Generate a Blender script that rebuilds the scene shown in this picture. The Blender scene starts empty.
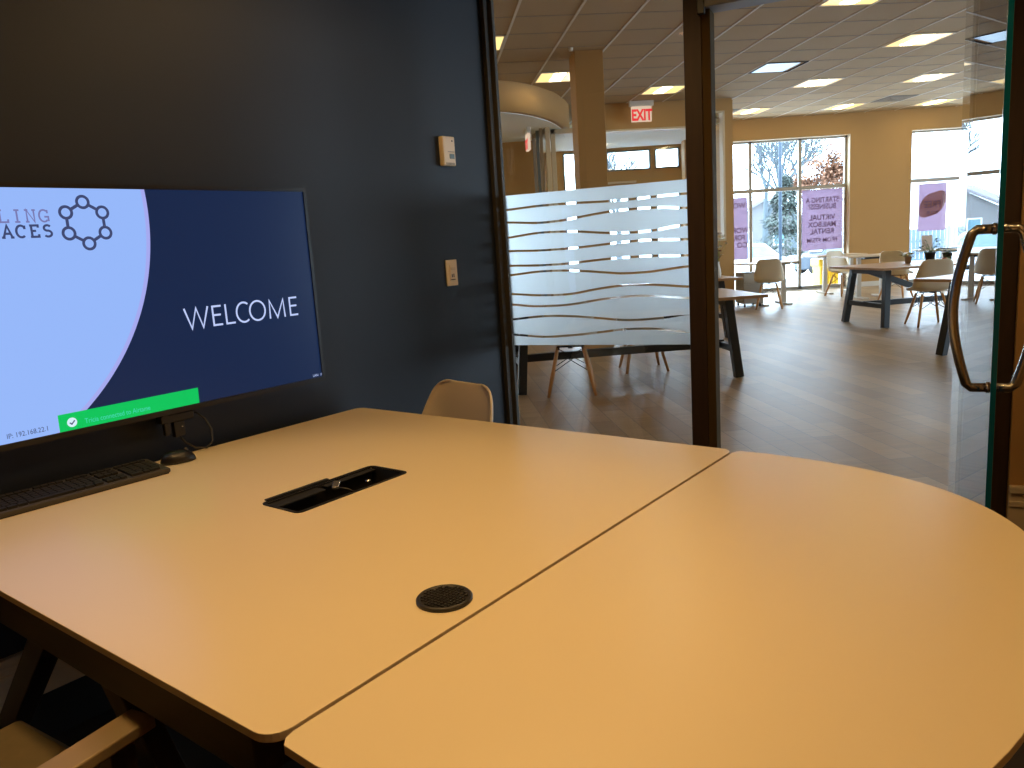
import bpy, bmesh, math, random
from mathutils import Vector, Matrix
random.seed(7)
R = math.radians
SC = bpy.context.scene
COL = SC.collection
BM_, BG_, BW_ = 38.1, -5.5, 115.0        # bearings: meeting-room wall, lobby grid, glass wall
P0 = (0.0, 3.85)                         # corner where the dark wall meets the glass wall
CEIL = 3.465

def mw(al, ac):                          # meeting-room coordinates (along the screen wall, across) -> world
    b = R(BM_); return (al*math.sin(b)+ac*math.cos(b), al*math.cos(b)-ac*math.sin(b))
def gw(al, ac):
    b = R(BG_); return (al*math.sin(b)+ac*math.cos(b), al*math.cos(b)-ac*math.sin(b))
def ww(s, t):                            # glass-wall coordinates: s along it, t out into the lobby
    b = R(BW_); return (P0[0]+s*math.sin(b)+t*math.sin(b-math.pi/2), P0[1]+s*math.cos(b)+t*math.cos(b-math.pi/2))
ROT_M, ROT_G, ROT_W = -R(BM_), -R(BG_), R(90-BW_)

# ------------------------------------------------------------------ materials
def pmat(name, col, rough=.5, metal=0.0, emis=None, estr=0.0, noise=0.0, nscale=20.0, coat=0.0, spec=.5, bump=0.0):
    m = bpy.data.materials.new(name); m.use_nodes = True
    nt = m.node_tree; b = nt.nodes['Principled BSDF']
    b.inputs['Base Color'].default_value = (*col, 1); b.inputs['Roughness'].default_value = rough
    b.inputs['Metallic'].default_value = metal; b.inputs['Coat Weight'].default_value = coat
    b.inputs['Specular IOR Level'].default_value = spec
    if emis: b.inputs['Emission Color'].default_value = (*emis, 1); b.inputs['Emission Strength'].default_value = estr
    if noise or bump:
        tc = nt.nodes.new('ShaderNodeTexCoord'); n = nt.nodes.new('ShaderNodeTexNoise')
        n.inputs['Scale'].default_value = nscale; n.inputs['Detail'].default_value = 5
        nt.links.new(tc.outputs['Object'], n.inputs['Vector'])
        if noise:
            mp = nt.nodes.new('ShaderNodeMapRange'); mp.inputs['To Min'].default_value = 1-noise; mp.inputs['To Max'].default_value = 1+noise
            nt.links.new(n.outputs['Fac'], mp.inputs['Value'])
            v = nt.nodes.new('ShaderNodeVectorMath'); v.operation = 'SCALE'; v.inputs[0].default_value = col
            nt.links.new(mp.outputs['Result'], v.inputs['Scale']); nt.links.new(v.outputs['Vector'], b.inputs['Base Color'])
        if bump:
            bp = nt.nodes.new('ShaderNodeBump'); bp.inputs['Strength'].default_value = bump; bp.inputs['Distance'].default_value = .002
            nt.links.new(n.outputs['Fac'], bp.inputs['Height']); nt.links.new(bp.outputs['Normal'], b.inputs['Normal'])
    return m

def wood(name, c1, c2, scale=(1.5, 14, 14), rough=.4, axis='X'):
    m = pmat(name, c1, rough); nt = m.node_tree; b = nt.nodes['Principled BSDF']
    tc = nt.nodes.new('ShaderNodeTexCoord'); mp = nt.nodes.new('ShaderNodeMapping'); mp.inputs['Scale'].default_value = scale
    n = nt.nodes.new('ShaderNodeTexNoise'); n.inputs['Scale'].default_value = 2.2; n.inputs['Detail'].default_value = 8; n.inputs['Distortion'].default_value = .8
    r = nt.nodes.new('ShaderNodeValToRGB'); r.color_ramp.elements[0].position = .3; r.color_ramp.elements[1].position = .72
    r.color_ramp.elements[0].color = (*c1, 1); r.color_ramp.elements[1].color = (*c2, 1)
    L = nt.links.new
    L(tc.outputs['Object'], mp.inputs['Vector']); L(mp.outputs['Vector'], n.inputs['Vector']); L(n.outputs['Fac'], r.inputs['Fac']); L(r.outputs['Color'], b.inputs['Base Color'])
    return m

def glass(name, tint=(1, 1, 1)):
    """thin pane: both faces' reflection is taken on the face towards the ray, the face behind only transmits"""
    m = bpy.data.materials.new(name); m.use_nodes = True; nt = m.node_tree; nt.nodes.clear(); L = nt.links.new
    out = nt.nodes.new('ShaderNodeOutputMaterial'); mx = nt.nodes.new('ShaderNodeMixShader')
    tr = nt.nodes.new('ShaderNodeBsdfTransparent'); tr.inputs[0].default_value = (*tint, 1)
    gl = nt.nodes.new('ShaderNodeBsdfGlossy'); gl.inputs['Roughness'].default_value = 0.0
    fr = nt.nodes.new('ShaderNodeFresnel'); fr.inputs['IOR'].default_value = 1.5
    a = nt.nodes.new('ShaderNodeMath'); a.operation = 'MULTIPLY'; a.inputs[1].default_value = 2
    c = nt.nodes.new('ShaderNodeMath'); c.operation = 'ADD'; c.inputs[1].default_value = 1
    d = nt.nodes.new('ShaderNodeMath'); d.operation = 'DIVIDE'
    g = nt.nodes.new('ShaderNodeNewGeometry'); i = nt.nodes.new('ShaderNodeMath'); i.operation = 'SUBTRACT'; i.inputs[0].default_value = 1
    e = nt.nodes.new('ShaderNodeMath'); e.operation = 'MULTIPLY'
    L(fr.outputs[0], a.inputs[0]); L(fr.outputs[0], c.inputs[0]); L(a.outputs[0], d.inputs[0]); L(c.outputs[0], d.inputs[1])
    L(g.outputs['Backfacing'], i.inputs[1]); L(d.outputs[0], e.inputs[0]); L(i.outputs[0], e.inputs[1])
    L(e.outputs[0], mx.inputs[0]); L(tr.outputs[0], mx.inputs[1]); L(gl.outputs[0], mx.inputs[2]); L(mx.outputs[0], out.inputs[0])
    return m

def frost(name, col, see=.12):
    m = bpy.data.materials.new(name); m.use_nodes = True; nt = m.node_tree; nt.nodes.clear(); L = nt.links.new
    out = nt.nodes.new('ShaderNodeOutputMaterial'); mx = nt.nodes.new('ShaderNodeMixShader'); m2 = nt.nodes.new('ShaderNodeMixShader')
    tr = nt.nodes.new('ShaderNodeBsdfTransparent'); tl = nt.nodes.new('ShaderNodeBsdfTranslucent'); df = nt.nodes.new('ShaderNodeBsdfDiffuse')
    tl.inputs[0].default_value = (*col, 1); df.inputs[0].default_value = (*col, 1)
    m2.inputs[0].default_value = .18; mx.inputs[0].default_value = see
    L(tl.outputs[0], m2.inputs[1]); L(df.outputs[0], m2.inputs[2]); L(m2.outputs[0], mx.inputs[1]); L(tr.outputs[0], mx.inputs[2]); L(mx.outputs[0], out.inputs[0])
    return m

def frost_film(name, col):
    m = bpy.data.materials.new(name); m.use_nodes = True; nt = m.node_tree; nt.nodes.clear(); L = nt.links.new
    out = nt.nodes.new('ShaderNodeOutputMaterial'); a = nt.nodes.new('ShaderNodeMixShader'); b = nt.nodes.new('ShaderNodeMixShader')
    rf = nt.nodes.new('ShaderNodeBsdfRefraction'); rf.inputs['Roughness'].default_value = .62; rf.inputs['IOR'].default_value = 1.45
    tl = nt.nodes.new('ShaderNodeBsdfTranslucent'); df = nt.nodes.new('ShaderNodeBsdfDiffuse')
    for n in (rf, tl, df): n.inputs['Color'].default_value = (*col, 1)
    a.inputs[0].default_value = .12; b.inputs[0].default_value = .66
    L(tl.outputs[0], a.inputs[1]); L(df.outputs[0], a.inputs[2]); L(a.outputs[0], b.inputs[1]); L(rf.outputs[0], b.inputs[2]); L(b.outputs[0], out.inputs[0])
    return m

def floor_mat(name):
    m = pmat(name, (.3, .24, .18), .40, spec=.45); nt = m.node_tree; b = nt.nodes['Principled BSDF']; L = nt.links.new
    tc = nt.nodes.new('ShaderNodeTexCoord'); mp = nt.nodes.new('ShaderNodeMapping'); mp.inputs['Rotation'].default_value = (0, 0, R(90))
    br = nt.nodes.new('ShaderNodeTexBrick'); br.offset = .37; br.inputs['Scale'].default_value = 1
    br.inputs['Brick Width'].default_value = .92; br.inputs['Row Height'].default_value = .156; br.inputs['Mortar Size'].default_value = .0026
    br.inputs['Color1'].default_value = (.30, .192, .092, 1); br.inputs['Color2'].default_value = (.46, .315, .168, 1); br.inputs['Mortar'].default_value = (.16, .125, .085, 1)
    br.inputs['Bias'].default_value = 0; br.inputs['Mortar Smooth'].default_value = .2
    m2 = nt.nodes.new('ShaderNodeMapping'); m2.inputs['Scale'].default_value = (1.2, 16, 1); m2.inputs['Rotation'].default_value = (0, 0, R(90))
    n = nt.nodes.new('ShaderNodeTexNoise'); n.inputs['Scale'].default_value = 2; n.inputs['Detail'].default_value = 6
    mr = nt.nodes.new('ShaderNodeMapRange'); mr.inputs['To Min'].default_value = .72; mr.inputs['To Max'].default_value = 1.25
    v = nt.nodes.new('ShaderNodeVectorMath'); v.operation = 'SCALE'
    L(tc.outputs['Object'], mp.inputs[0]); L(mp.outputs[0], br.inputs[0]); L(tc.outputs['Object'], m2.inputs[0]); L(m2.outputs[0], n.inputs[0])
    L(n.outputs['Fac'], mr.inputs['Value']); L(br.outputs['Color'], v.inputs[0]); L(mr.outputs[0], v.inputs['Scale']); L(v.outputs[0], b.inputs['Base Color'])
    bp = nt.nodes.new('ShaderNodeBump'); bp.inputs['Strength'].default_value = .25; bp.inputs['Distance'].default_value = .002; bp.invert = True
    L(br.outputs['Fac'], bp.inputs['Height']); L(bp.outputs[0], b.inputs['Normal'])
    return m

M = {}
M['dark_paint'] = pmat('charcoal navy paint', (.0105, .0165, .031), .6, noise=.06, nscale=3, bump=.05)
M['beige'] = pmat('beige paint', (.49, .29, .108), .75, noise=.03, nscale=2)
M['trim'] = pmat('cream trim paint', (.70, .58, .40), .45)
M['white_trim'] = pmat('white trim', (.75, .73, .68), .5)
M['carpet'] = pmat('dark carpet', (.035, .026, .018), .95, noise=.3, nscale=160)
M['floor'] = floor_mat('wood look plank tile')
M['ceil'] = pmat('ceiling tile', (.46, .345, .205), .9, noise=.05, nscale=60, bump=.3)
M['ceil2'] = pmat('white plaster soffit', (.84, .87, .84), .9)
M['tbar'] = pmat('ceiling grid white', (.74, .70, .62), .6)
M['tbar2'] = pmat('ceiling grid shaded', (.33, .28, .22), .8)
M['laminate'] = pmat('cream laminate', (.80, .665, .43), .30, noise=.015, nscale=3, spec=.6)
M['lam_edge'] = pmat('laminate edge band', (.62, .50, .34), .5)
M['frame_wood'] = wood('dark stained wood', (.022, .012, .007), (.045, .024, .013), rough=.5)
M['bronze'] = wood('dark brown window frame', (.030, .015, .008), (.050, .025, .013), (14, 14, 1.2), rough=.55)
M['bronze_l'] = pmat('brown frame stop', (.085, .055, .022), .75, spec=.05)
M['olive'] = pmat('dark olive trim', (.045, .038, .024), .6)
M['glass'] = glass('clear glass')
M['door_glass'] = glass('door glass', (.985, 1, .99))
M['frost'] = frost_film('frosted film', (.88, .97, 1.0))
M['gedge'] = pmat('green glass edge', (.002, .10, .15), .15, coat=.5)
M['steel'] = pmat('brushed steel', (.46, .43, .40), .26, metal=1)
M['black'] = pmat('black plastic', (.010, .009, .009), .38)
M['black_matte'] = pmat('black matte plastic', (.007, .0065, .006), .7)
M['key'] = pmat('brownish black case', (.045, .036, .022), .6)  # even brownish tint over the keyboard case
M['keycap'] = pmat('brownish black keys', (.022, .018, .012), .65, spec=.25)  # same brownish tint, darker than the case
M['grom'] = pmat('dark grey rubber', (.022, .019, .016), .45)
M['chrome'] = pmat('bright metal', (.75, .74, .7), .25, metal=1)
M['ivory'] = pmat('ivory plastic', (.80, .68, .47), .42)
M['lcd'] = pmat('green lcd', (.05, .065, .012), .3)
M['ink'] = pmat('dark ink', (.03, .03, .03), .6)
M['shell'] = pmat('white chair plastic', (.74, .66, .53), .35)
M['shell_w'] = pmat('warm white chair plastic', (.80, .68, .50), .35)
M['dowel'] = wood('beech dowel', (.50, .24, .075), (.66, .35, .12), (9, 9, 1.2), rough=.45)
M['wire'] = pmat('black wire', (.012, .012, .012), .4, metal=.3)
M['blackleg'] = pmat('black painted wood', (.014, .016, .018), .38)
M['oak'] = wood('oak table top', (.40, .22, .10), (.56, .34, .17), (1.2, 9, 9), rough=.32)
M['desk'] = wood('pale desk top', (.55, .42, .28), (.66, .52, .37), (1.2, 9, 9), rough=.3)
M['deskleg'] = pmat('light grey powder coat', (.55, .50, .42), .4)
M['cabinet'] = pmat('grey steel cabinet', (.36, .34, .31), .5)
M['tan'] = pmat('tan upholstery', (.21, .155, .075), .7, noise=.12, nscale=40, bump=.2)
M['tan_l'] = pmat('tan laminated arm', (.31, .225, .12), .5)
M['pot'] = pmat('charcoal pot', (.02, .02, .025), .5)
M['leaf'] = pmat('green leaf', (.10, .17, .04), .5)
M['leaf2'] = pmat('yellow green leaf', (.32, .32, .07), .5)
M['petal'] = pmat('cream petal', (.62, .52, .40), .6)
M['redpetal'] = pmat('dusty red petal', (.32, .12, .08), .6)
M['redlabel'] = pmat('coral label', (.62, .16, .10), .5)
M['card'] = pmat('beige card', (.52, .42, .36), .6)
M['purple'] = frost('purple window vinyl', (.32, .245, .30), .04)
M['vinyltext'] = frost('brown vinyl print', (.25, .165, .205), .02)
M['vinylpatch'] = frost('orange vinyl print', (.36, .20, .15), .04)
M['alum'] = pmat('grey brown aluminium', (.38, .34, .29), .45)
M['alum_b'] = pmat('blue grey aluminium', (.20, .25, .28), .4)
M['snow'] = pmat('snow', (.88, .90, .93), .8)
M['asphalt'] = pmat('wet asphalt under snow', (.55, .58, .62), .6, noise=.3, nscale=.4)
M['bark'] = pmat('grey bark', (.09, .085, .08), .9)
M['twig'] = pmat('pale twigs', (.06, .075, .085), .9)
M['needle'] = pmat('snowy spruce needles', (.062, .078, .066), .8, noise=.5, nscale=3)
M['rust'] = pmat('rust oak leaves', (.21, .095, .05), .8)
M['wallext'] = pmat('white siding', (.85, .87, .9), .7)
M['roof'] = pmat('grey shingle', (.16, .15, .16), .9)
M['housewall'] = pmat('grey siding', (.12, .115, .115), .8)
M['fence'] = pmat('weathered blue grey boards', (.07, .10, .13), .8, noise=.15, nscale=2)
M['bluepole'] = pmat('blue grey pole', (.015, .032, .055), .5)
M['yellow'] = pmat('yellow plastic', (.75, .52, .02), .5)
M['suv'] = pmat('slate blue car paint', (.018, .028, .042), .3, coat=.6)
M['whitecar'] = pmat('white car paint', (.75, .77, .8), .3, coat=.6)
M['carglass'] = pmat('car glass', (.09, .16, .19), .1, coat=.5)
M['tyre'] = pmat('tyre', (.03, .03, .03), .8)
M['taillight'] = pmat('red tail lamp', (.7, .03, .04), .3)
M['vent'] = pmat('grey vent', (.20, .18, .15), .7)
M['header'] = pmat('grey blue header metal', (.20, .22, .24), .4)

def em(name, col, s, gloss=None):
    m = pmat(name, (0.003, .003, .003), .30, emis=col, estr=s, spec=.22)
    return m
def lin(r, g, b):
    f = lambda c: (c/255/12.92) if c/255 <= .04045 else ((c/255+.055)/1.055)**2.4
    return (f(r), f(g), f(b))
M['scr_navy'] = em('screen navy', lin(21, 38, 72), 1)
M['scr_blue'] = em('screen pale blue', lin(150, 184, 250), 1)
M['scr_rim'] = em('screen lilac rim', lin(165, 170, 240), 1)
M['scr_text'] = em('screen white text', lin(190, 205, 250), 1)
M['scr_slate'] = em('screen slate text', lin(62, 72, 112), 1)
M['scr_lilac'] = em('screen lilac text', lin(120, 122, 178), 1)
M['scr_green'] = em('screen green', lin(0, 196, 92), 1)
M['scr_faint'] = em('screen faint text', lin(70, 215, 180), 1)
M['scr_tick'] = em('screen tick', lin(215, 240, 250), 1)
M['panel_warm'] = em('warm ceiling light lens', (1, .74, .28), 1.45)
M['panel_hot'] = em('warm lamp glow', (1, .84, .48), 18)
M['panel_cool'] = em('cool ceiling light lens', (.50, .72, 1.0), .8)
M['exit_face'] = em('exit sign face', (1, .75, .55), .75)
M['exit_red'] = em('exit sign letters', (1, .03, .05), .85)
M['can'] = em('recessed lamp', (1, .62, .28), 6)

# ------------------------------------------------------------------ mesh tools
class MB:
    def __init__(s): s.v, s.f, s.mi, s.sm = [], [], [], []
    def add(s, vs, fs, mi=0, smooth=False):
        o = len(s.v); s.v += [tuple(p) for p in vs]
        for f in fs: s.f.append(tuple(o+i for i in f)); s.mi.append(mi); s.sm.append(smooth)
        return s
    def box(s, x0, x1, y0, y1, z0, z1, mi=0, T=None):
        vs = [(x, y, z) for z in (z0, z1) for y in (y0, y1) for x in (x0, x1)]
        if T is not None: vs = [T @ Vector(p) for p in vs]
        return s.add(vs, [(0, 2, 3, 1), (4, 5, 7, 6), (0, 1, 5, 4), (2, 6, 7, 3), (0, 4, 6, 2), (1, 3, 7, 5)], mi)
    def bar(s, a, b, w, h, mi=0, up=(0, 0, 1)):
        a, b = Vector(a), Vector(b); d = b-a; L = d.length; d.normalize(); u = Vector(up)
        if abs(d.dot(u)) > .98: u = Vector((0, 1, 0))
        x = d.cross(u).normalized(); z = x.cross(d).normalized()
        vs = [p + x*i*w/2 + z*j*h/2 for p in (a, b) for j in (-1, 1) for i in (-1, 1)]
        return s.add(vs, [(0, 2, 3, 1), (4, 5, 7, 6), (0, 1, 5, 4), (2, 6, 7, 3), (0, 4, 6, 2), (1, 3, 7, 5)], mi)
    def tube(s, pts, r, n=8, mi=0, cap=True, close=False):
        pts = [Vector(p) for p in pts]; k = len(pts)
        rs = r if isinstance(r, (list, tuple)) else [r]*k
        vs = []; prev = None
        for i, p in enumerate(pts):
            if close: d = pts[(i+1) % k]-pts[i-1]
            else: d = pts[min(i+1, k-1)]-pts[max(i-1, 0)]
            d.normalize()
            if prev is None:
                x = d.cross(Vector((0, 0, 1)))
                if x.length < .05: x = d.cross(Vector((0, 1, 0)))
            else: x = prev - d*prev.dot(d)
            x.normalize(); prev = x; y = d.cross(x)
            vs += [p + (x*math.cos(2*math.pi*j/n)+y*math.sin(2*math.pi*j/n))*rs[i] for j in range(n)]
        fs = []
        for i in range(k if close else k-1):
            for j in range(n):
                a, b = i*n+j, i*n+(j+1) % n; c, d2 = ((i+1) % k)*n+(j+1) % n, ((i+1) % k)*n+j
                fs.append((a, b, c, d2))
        if cap and not close: fs += [tuple(reversed(range(n))), tuple((k-1)*n+j for j in range(n))]
        return s.add(vs, fs, mi, True)
    def lathe(s, prof, c=(0, 0, 0), n=24, mi=0):
        vs = [(c[0]+r*math.cos(2*math.pi*j/n), c[1]+r*math.sin(2*math.pi*j/n), c[2]+z) for r, z in prof for j in range(n)]
        fs = [(i*n+j, i*n+(j+1) % n, (i+1)*n+(j+1) % n, (i+1)*n+j) for i in range(len(prof)-1) for j in range(n)]
        return s.add(vs, fs, mi, True)
    def prism(s, poly, z0, z1, mi=0, T=None):
        n = len(poly); vs = [(x, y, z0) for x, y in poly]+[(x, y, z1) for x, y in poly]
        if T is not None: vs = [T @ Vector(p) for p in vs]
        return s.add(vs, [tuple(reversed(range(n))), tuple(range(n, 2*n))]+[(i, (i+1) % n, n+(i+1) % n, n+i) for i in range(n)], mi)
    def mesh(s, name, mats):
        me = bpy.data.meshes.new(name); me.from_pydata(s.v, [], s.f); me.update()
        for m in (mats if isinstance(mats, (list, tuple)) else [mats]): me.materials.append(M[m] if isinstance(m, str) else m)
        for p, i, sm in zip(me.polygons, s.mi, s.sm): p.material_index = i; p.use_smooth = sm
        bm = bmesh.new(); bm.from_mesh(me); bmesh.ops.recalc_face_normals(bm, faces=bm.faces); bm.to_mesh(me); bm.free()
        return me
    def build(s, name, mats, parent=None, loc=(0, 0, 0), rz=0, bev=0):
        return link(name, s.mesh(name, mats), parent, loc, rz, bev)

def link(name, me, parent=None, loc=(0, 0, 0), rz=0, bev=0):
    o = bpy.data.objects.new(name, me); COL.objects.link(o)
    o.location = loc; o.rotation_euler = (0, 0, rz)
    if parent: o.parent = parent
    if bev:
        b = o.modifiers.new('bevel', 'BEVEL'); b.width = bev; b.segments = 2; b.limit_method = 'ANGLE'; b.angle_limit = R(40)
    return o
def tag(o, label, cat, group=None):
    o['label'] = label; o['category'] = cat
    if group: o['group'] = group
    return o
def thing(name, label, cat, loc, rz=0, group=None):
    o = bpy.data.objects.new(name, None); COL.objects.link(o); o.location = loc; o.rotation_euler = (0, 0, rz)
    o.empty_display_size = .1
    return tag(o, label, cat, group)
def struct(mb, name, mats, loc=(0, 0, 0), rz=0, bev=0, parent=None):
    o = mb.build(name, mats, parent, loc, rz, bev)
    if not parent: o['kind'] = 'structure'
    return o
def copy_tree(src, loc=None, rz=None, label=None):
    def rec(o, par):
        c = o.copy(); COL.objects.link(c); c.parent = par
        for ch in list(kids.get(o, [])): rec(ch, c)
        return c
    kids = {}
    for o in list(COL.objects):
        if o.parent: kids.setdefault(o.parent, []).append(o)
    c = rec(src, None)
    if loc is not None: c.location = loc
    if rz is not None: c.rotation_euler = (0, 0, rz)
    if label: c['label'] = label
    return c
def rrect(x0, x1, y0, y1, r, n=6):
    out = []
    for cx, cy, a in ((x1-r, y1-r, 0), (x0+r, y1-r, 90), (x0+r, y0+r, 180), (x1-r, y0+r, 270)):
        out += [(cx+r*math.cos(R(a+90*i/n)), cy+r*math.sin(R(a+90*i/n))) for i in range(n+1)]
    return out
def plate(name, outer, holes, z0, z1, mats, parent=None, loc=(0, 0, 0), rz=0, bev=0, side_mi=0):
    """flat plate with real holes"""
    bm = bmesh.new(); loops = []
    es = []
    for lp in [outer]+holes:
        vs = [bm.verts.new((x, y, z1)) for x, y in lp]
        es += [bm.edges.new((vs[i], vs[(i+1) % len(vs)])) for i in range(len(vs))]; loops.append(vs)
    bmesh.ops.triangle_fill(bm, use_beauty=True, use_dissolve=False, edges=es)
    top = [f for f in bm.faces]
    low = {v: bm.verts.new((v.co.x, v.co.y, z0)) for lp in loops for v in lp}
    for f in top: bm.faces.new([low[v] for v in reversed(f.verts)])
    for lp in loops:
        for i in range(len(lp)):
            a, b = lp[i], lp[(i+1) % len(lp)]
            f = bm.faces.new((a, b, low[b], low[a])); f.material_index = side_mi
    bmesh.ops.recalc_face_normals(bm, faces=bm.faces)
    me = bpy.data.meshes.new(name); bm.to_mesh(me); bm.free()
    for m in mats: me.materials.append(M[m])
    return link(name, me, parent, loc, rz, bev)
def text_mesh(name, body, size, mat, align='LEFT', extrude=.0004, offset=0, sx=1.0, T=None, spacing=1.0, mirror=False):
    c = bpy.data.curves.new(name, 'FONT'); c.body = body; c.size = size; c.align_x = align; c.extrude = extrude; c.offset = offset; c.space_character = spacing
    c.space_line = 1.05
    o = bpy.data.objects.new(name, c); COL.objects.link(o)
    dg = bpy.context.evaluated_depsgraph_get(); dg.update()
    me = bpy.data.meshes.new_from_object(o.evaluated_get(dg)); bpy.data.objects.remove(o)
    me.transform(Matrix.Diagonal((-sx if mirror else sx, 1, 1, 1)))
    if mirror: me.flip_normals()
    if T is not None: me.transform(T)
    me.materials.clear(); me.materials.append(M[mat]); me.name = name
    return me

# ------------------------------------------------------------------ world, camera
w = bpy.data.worlds.new('overcast sky'); SC.world = w; w.use_nodes = True
bgn = w.node_tree.nodes['Background']; bgn.inputs[0].default_value = (.60, .81, 1.0, 1); bgn.inputs[1].default_value = 13.0
cam = bpy.data.cameras.new('camera'); co = bpy.data.objects.new('camera', cam); COL.objects.link(co); SC.camera = co
f_px = 781.3; cam.sensor_width = 36; cam.sensor_fit = 'HORIZONTAL'; cam.lens = f_px/1024*36; cam.clip_start = .02; cam.clip_end = 300
p, r = R(10.177), R(-3.647)
fwd = Vector((0, math.cos(p), -math.sin(p))); up = Vector((0, math.sin(p), math.cos(p))); rt = Vector((1, 0, 0))
r2 = rt*math.cos(r)+up*math.sin(r); u2 = -rt*math.sin(r)+up*math.cos(r)
co.matrix_world = Matrix(((r2.x, u2.x, -fwd.x, 0), (r2.y, u2.y, -fwd.y, 0), (r2.z, u2.z, -fwd.z, 1.33), (0, 0, 0, 1)))
SC.view_settings.view_transform = 'Standard'; SC.view_settings.look = 'None'; SC.view_settings.gamma = 1
SC.view_settings.use_curve_mapping = False; SC.view_settings.exposure = 0.0
cy = SC.cycles; cy.use_denoising = True; cy.max_bounces = 10; cy.diffuse_bounces = 5; cy.glossy_bounces = 5; cy.transparent_max_bounces = 24; cy.transmission_bounces = 8
cy.sample_clamp_indirect = 6; cy.caustics_reflective = False; cy.caustics_refractive = False
# ------------------------------------------------------------------ meeting room shell (origin: world, rotated to the screen wall)
WAC = -2.39                                # the screen wall, across
def loc_m(al, ac, z=0): x, y = mw(al, ac); return (x, y, z)
RH = 2.75
b_ = MB(); b_.box(WAC-.12, WAC, -1.4, 3.03, .14, RH); struct(b_, 'wall_left', 'dark_paint', rz=ROT_M)
b_ = MB(); b_.box(WAC, WAC+.012, -1.4, 2.995, .14, .262); b_.box(WAC, WAC+.020, -1.4, 2.995, .222, .240); b_.box(WAC, WAC+.026, -1.4, 2.995, .268, .290); b_.box(WAC, WAC+.010, -1.4, 2.995, .26, .272)
struct(b_, 'baseboard_left', 'trim', rz=ROT_M, bev=.004)
b_ = MB(); b_.box(WAC-.1, WAC+.006, -1.4, 2.995, 0, .14); struct(b_, 'trim_1', 'black_matte', rz=ROT_M)
b_ = MB(); b_.box(WAC, WAC+.022, 2.985, 3.012, 0, RH); struct(b_, 'trim_2', 'olive', rz=ROT_M, bev=.003)
# floor of the meeting room: polygon between the walls
def m_from_w(pt):
    b = R(BM_); x, y = pt; return (x*math.cos(b)-y*math.sin(b), x*math.sin(b)+y*math.cos(b))   # (across, along)
c1 = m_from_w(P0); c2 = m_from_w(ww(3.0, 0)); rr = ww(3.0, -6.5); c3 = m_from_w(rr)
# right wall runs from ww(3,0) towards the camera side until along = -1.4
t_ = (c2[1]+1.4)/(c2[1]-c3[1]); c3 = (c2[0]+(c3[0]-c2[0])*t_, -1.4)
room_poly = [(WAC-.0, -1.4), c3, c2, (WAC, 3.03)]
b_ = MB(); b_.prism(room_poly, -.05, 0.0); struct(b_, 'floor_carpet', 'carpet', rz=ROT_M)
b_ = MB(); b_.prism(room_poly, RH, RH+.08); struct(b_, 'ceiling_meeting_room', 'ceil', rz=ROT_M)
b_ = MB(); b_.box(WAC-.12, c3[0]+.15, -1.5, -1.4, 0, RH); struct(b_, 'wall_back', 'beige', rz=ROT_M)
b_ = MB(); b_.box(3.0, 3.1, -6.2, .0, 0, RH); struct(b_, 'wall_right', 'beige', (*P0, 0), ROT_W)
b_ = MB(); b_.box(2.125, 3.1, -.06, .06, 0, CEIL); struct(b_, 'wall_front', 'beige', (*P0, 0), ROT_W)
b_ = MB(); b_.box(2.125, 3.0, -.074, -.06, 0, .262); b_.box(2.125, 3.0, -.082, -.06, .205, .228); b_.box(2.125, 3.0, -.09, -.06, .262, .290)
struct(b_, 'baseboard_front', 'trim', (*P0, 0), ROT_W, bev=.004)
# lobby side continuation of the glass wall
b_ = MB(); b_.box(-6, -.10, -.06, .06, 0, CEIL); b_.box(3.1, 15.6, -.06, .06, 0, CEIL); b_.box(-.10, 3.1, -.06, .06, 2.82, CEIL)
struct(b_, 'wall_lobby_near', 'beige', (*P0, 0), ROT_W)

# ---- glazed partition (frame, glass, film), door opening
gp = thing('glass_partition', 'brown framed glass partition between the meeting room and the lobby', 'glass partition', (*P0, 0), ROT_W)
def gpart(n, x0, x1, y0, y1, z0, z1, m, bev=.003): return MB().box(x0, x1, y0, y1, z0, z1).build(n, m, gp, bev=bev)
gpart('mullion', -.03, .022, -.012, .018, 0, 2.82, 'olive')
gpart('mullion', .898, .972, -.025, .075, 0, 2.82, 'bronze')
gpart('door_stop', .972, 1.008, -.02, .075, 0, 2.225, 'bronze_l')
gpart('door_stop', 1.956, 1.965, -.03, .075, 0, 2.225, 'bronze_l')
gpart('mullion', 1.965, 2.125, -.035, .075, 0, 2.82, 'bronze')
gpart('head_rail', .972, 1.965, -.05, .07, 2.225, 2.30, 'header')
gpart('head_rail', .0, 2.125, -.055, .075, 2.75, 2.82, 'bronze')
gpart('bottom_rail', .022, .898, -.03, .03, 0, .10, 'bronze')
gpart('closer_bracket', .962, .992, -.06, -.03, 2.20, 2.30, 'black')
gpart('glass_pane', .022, .898, -.005, .005, .10, 2.75, 'glass', 0)
gpart('transom_pane', .962, 1.965, -.005, .005, 2.30, 2.75, 'glass', 0)
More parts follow.
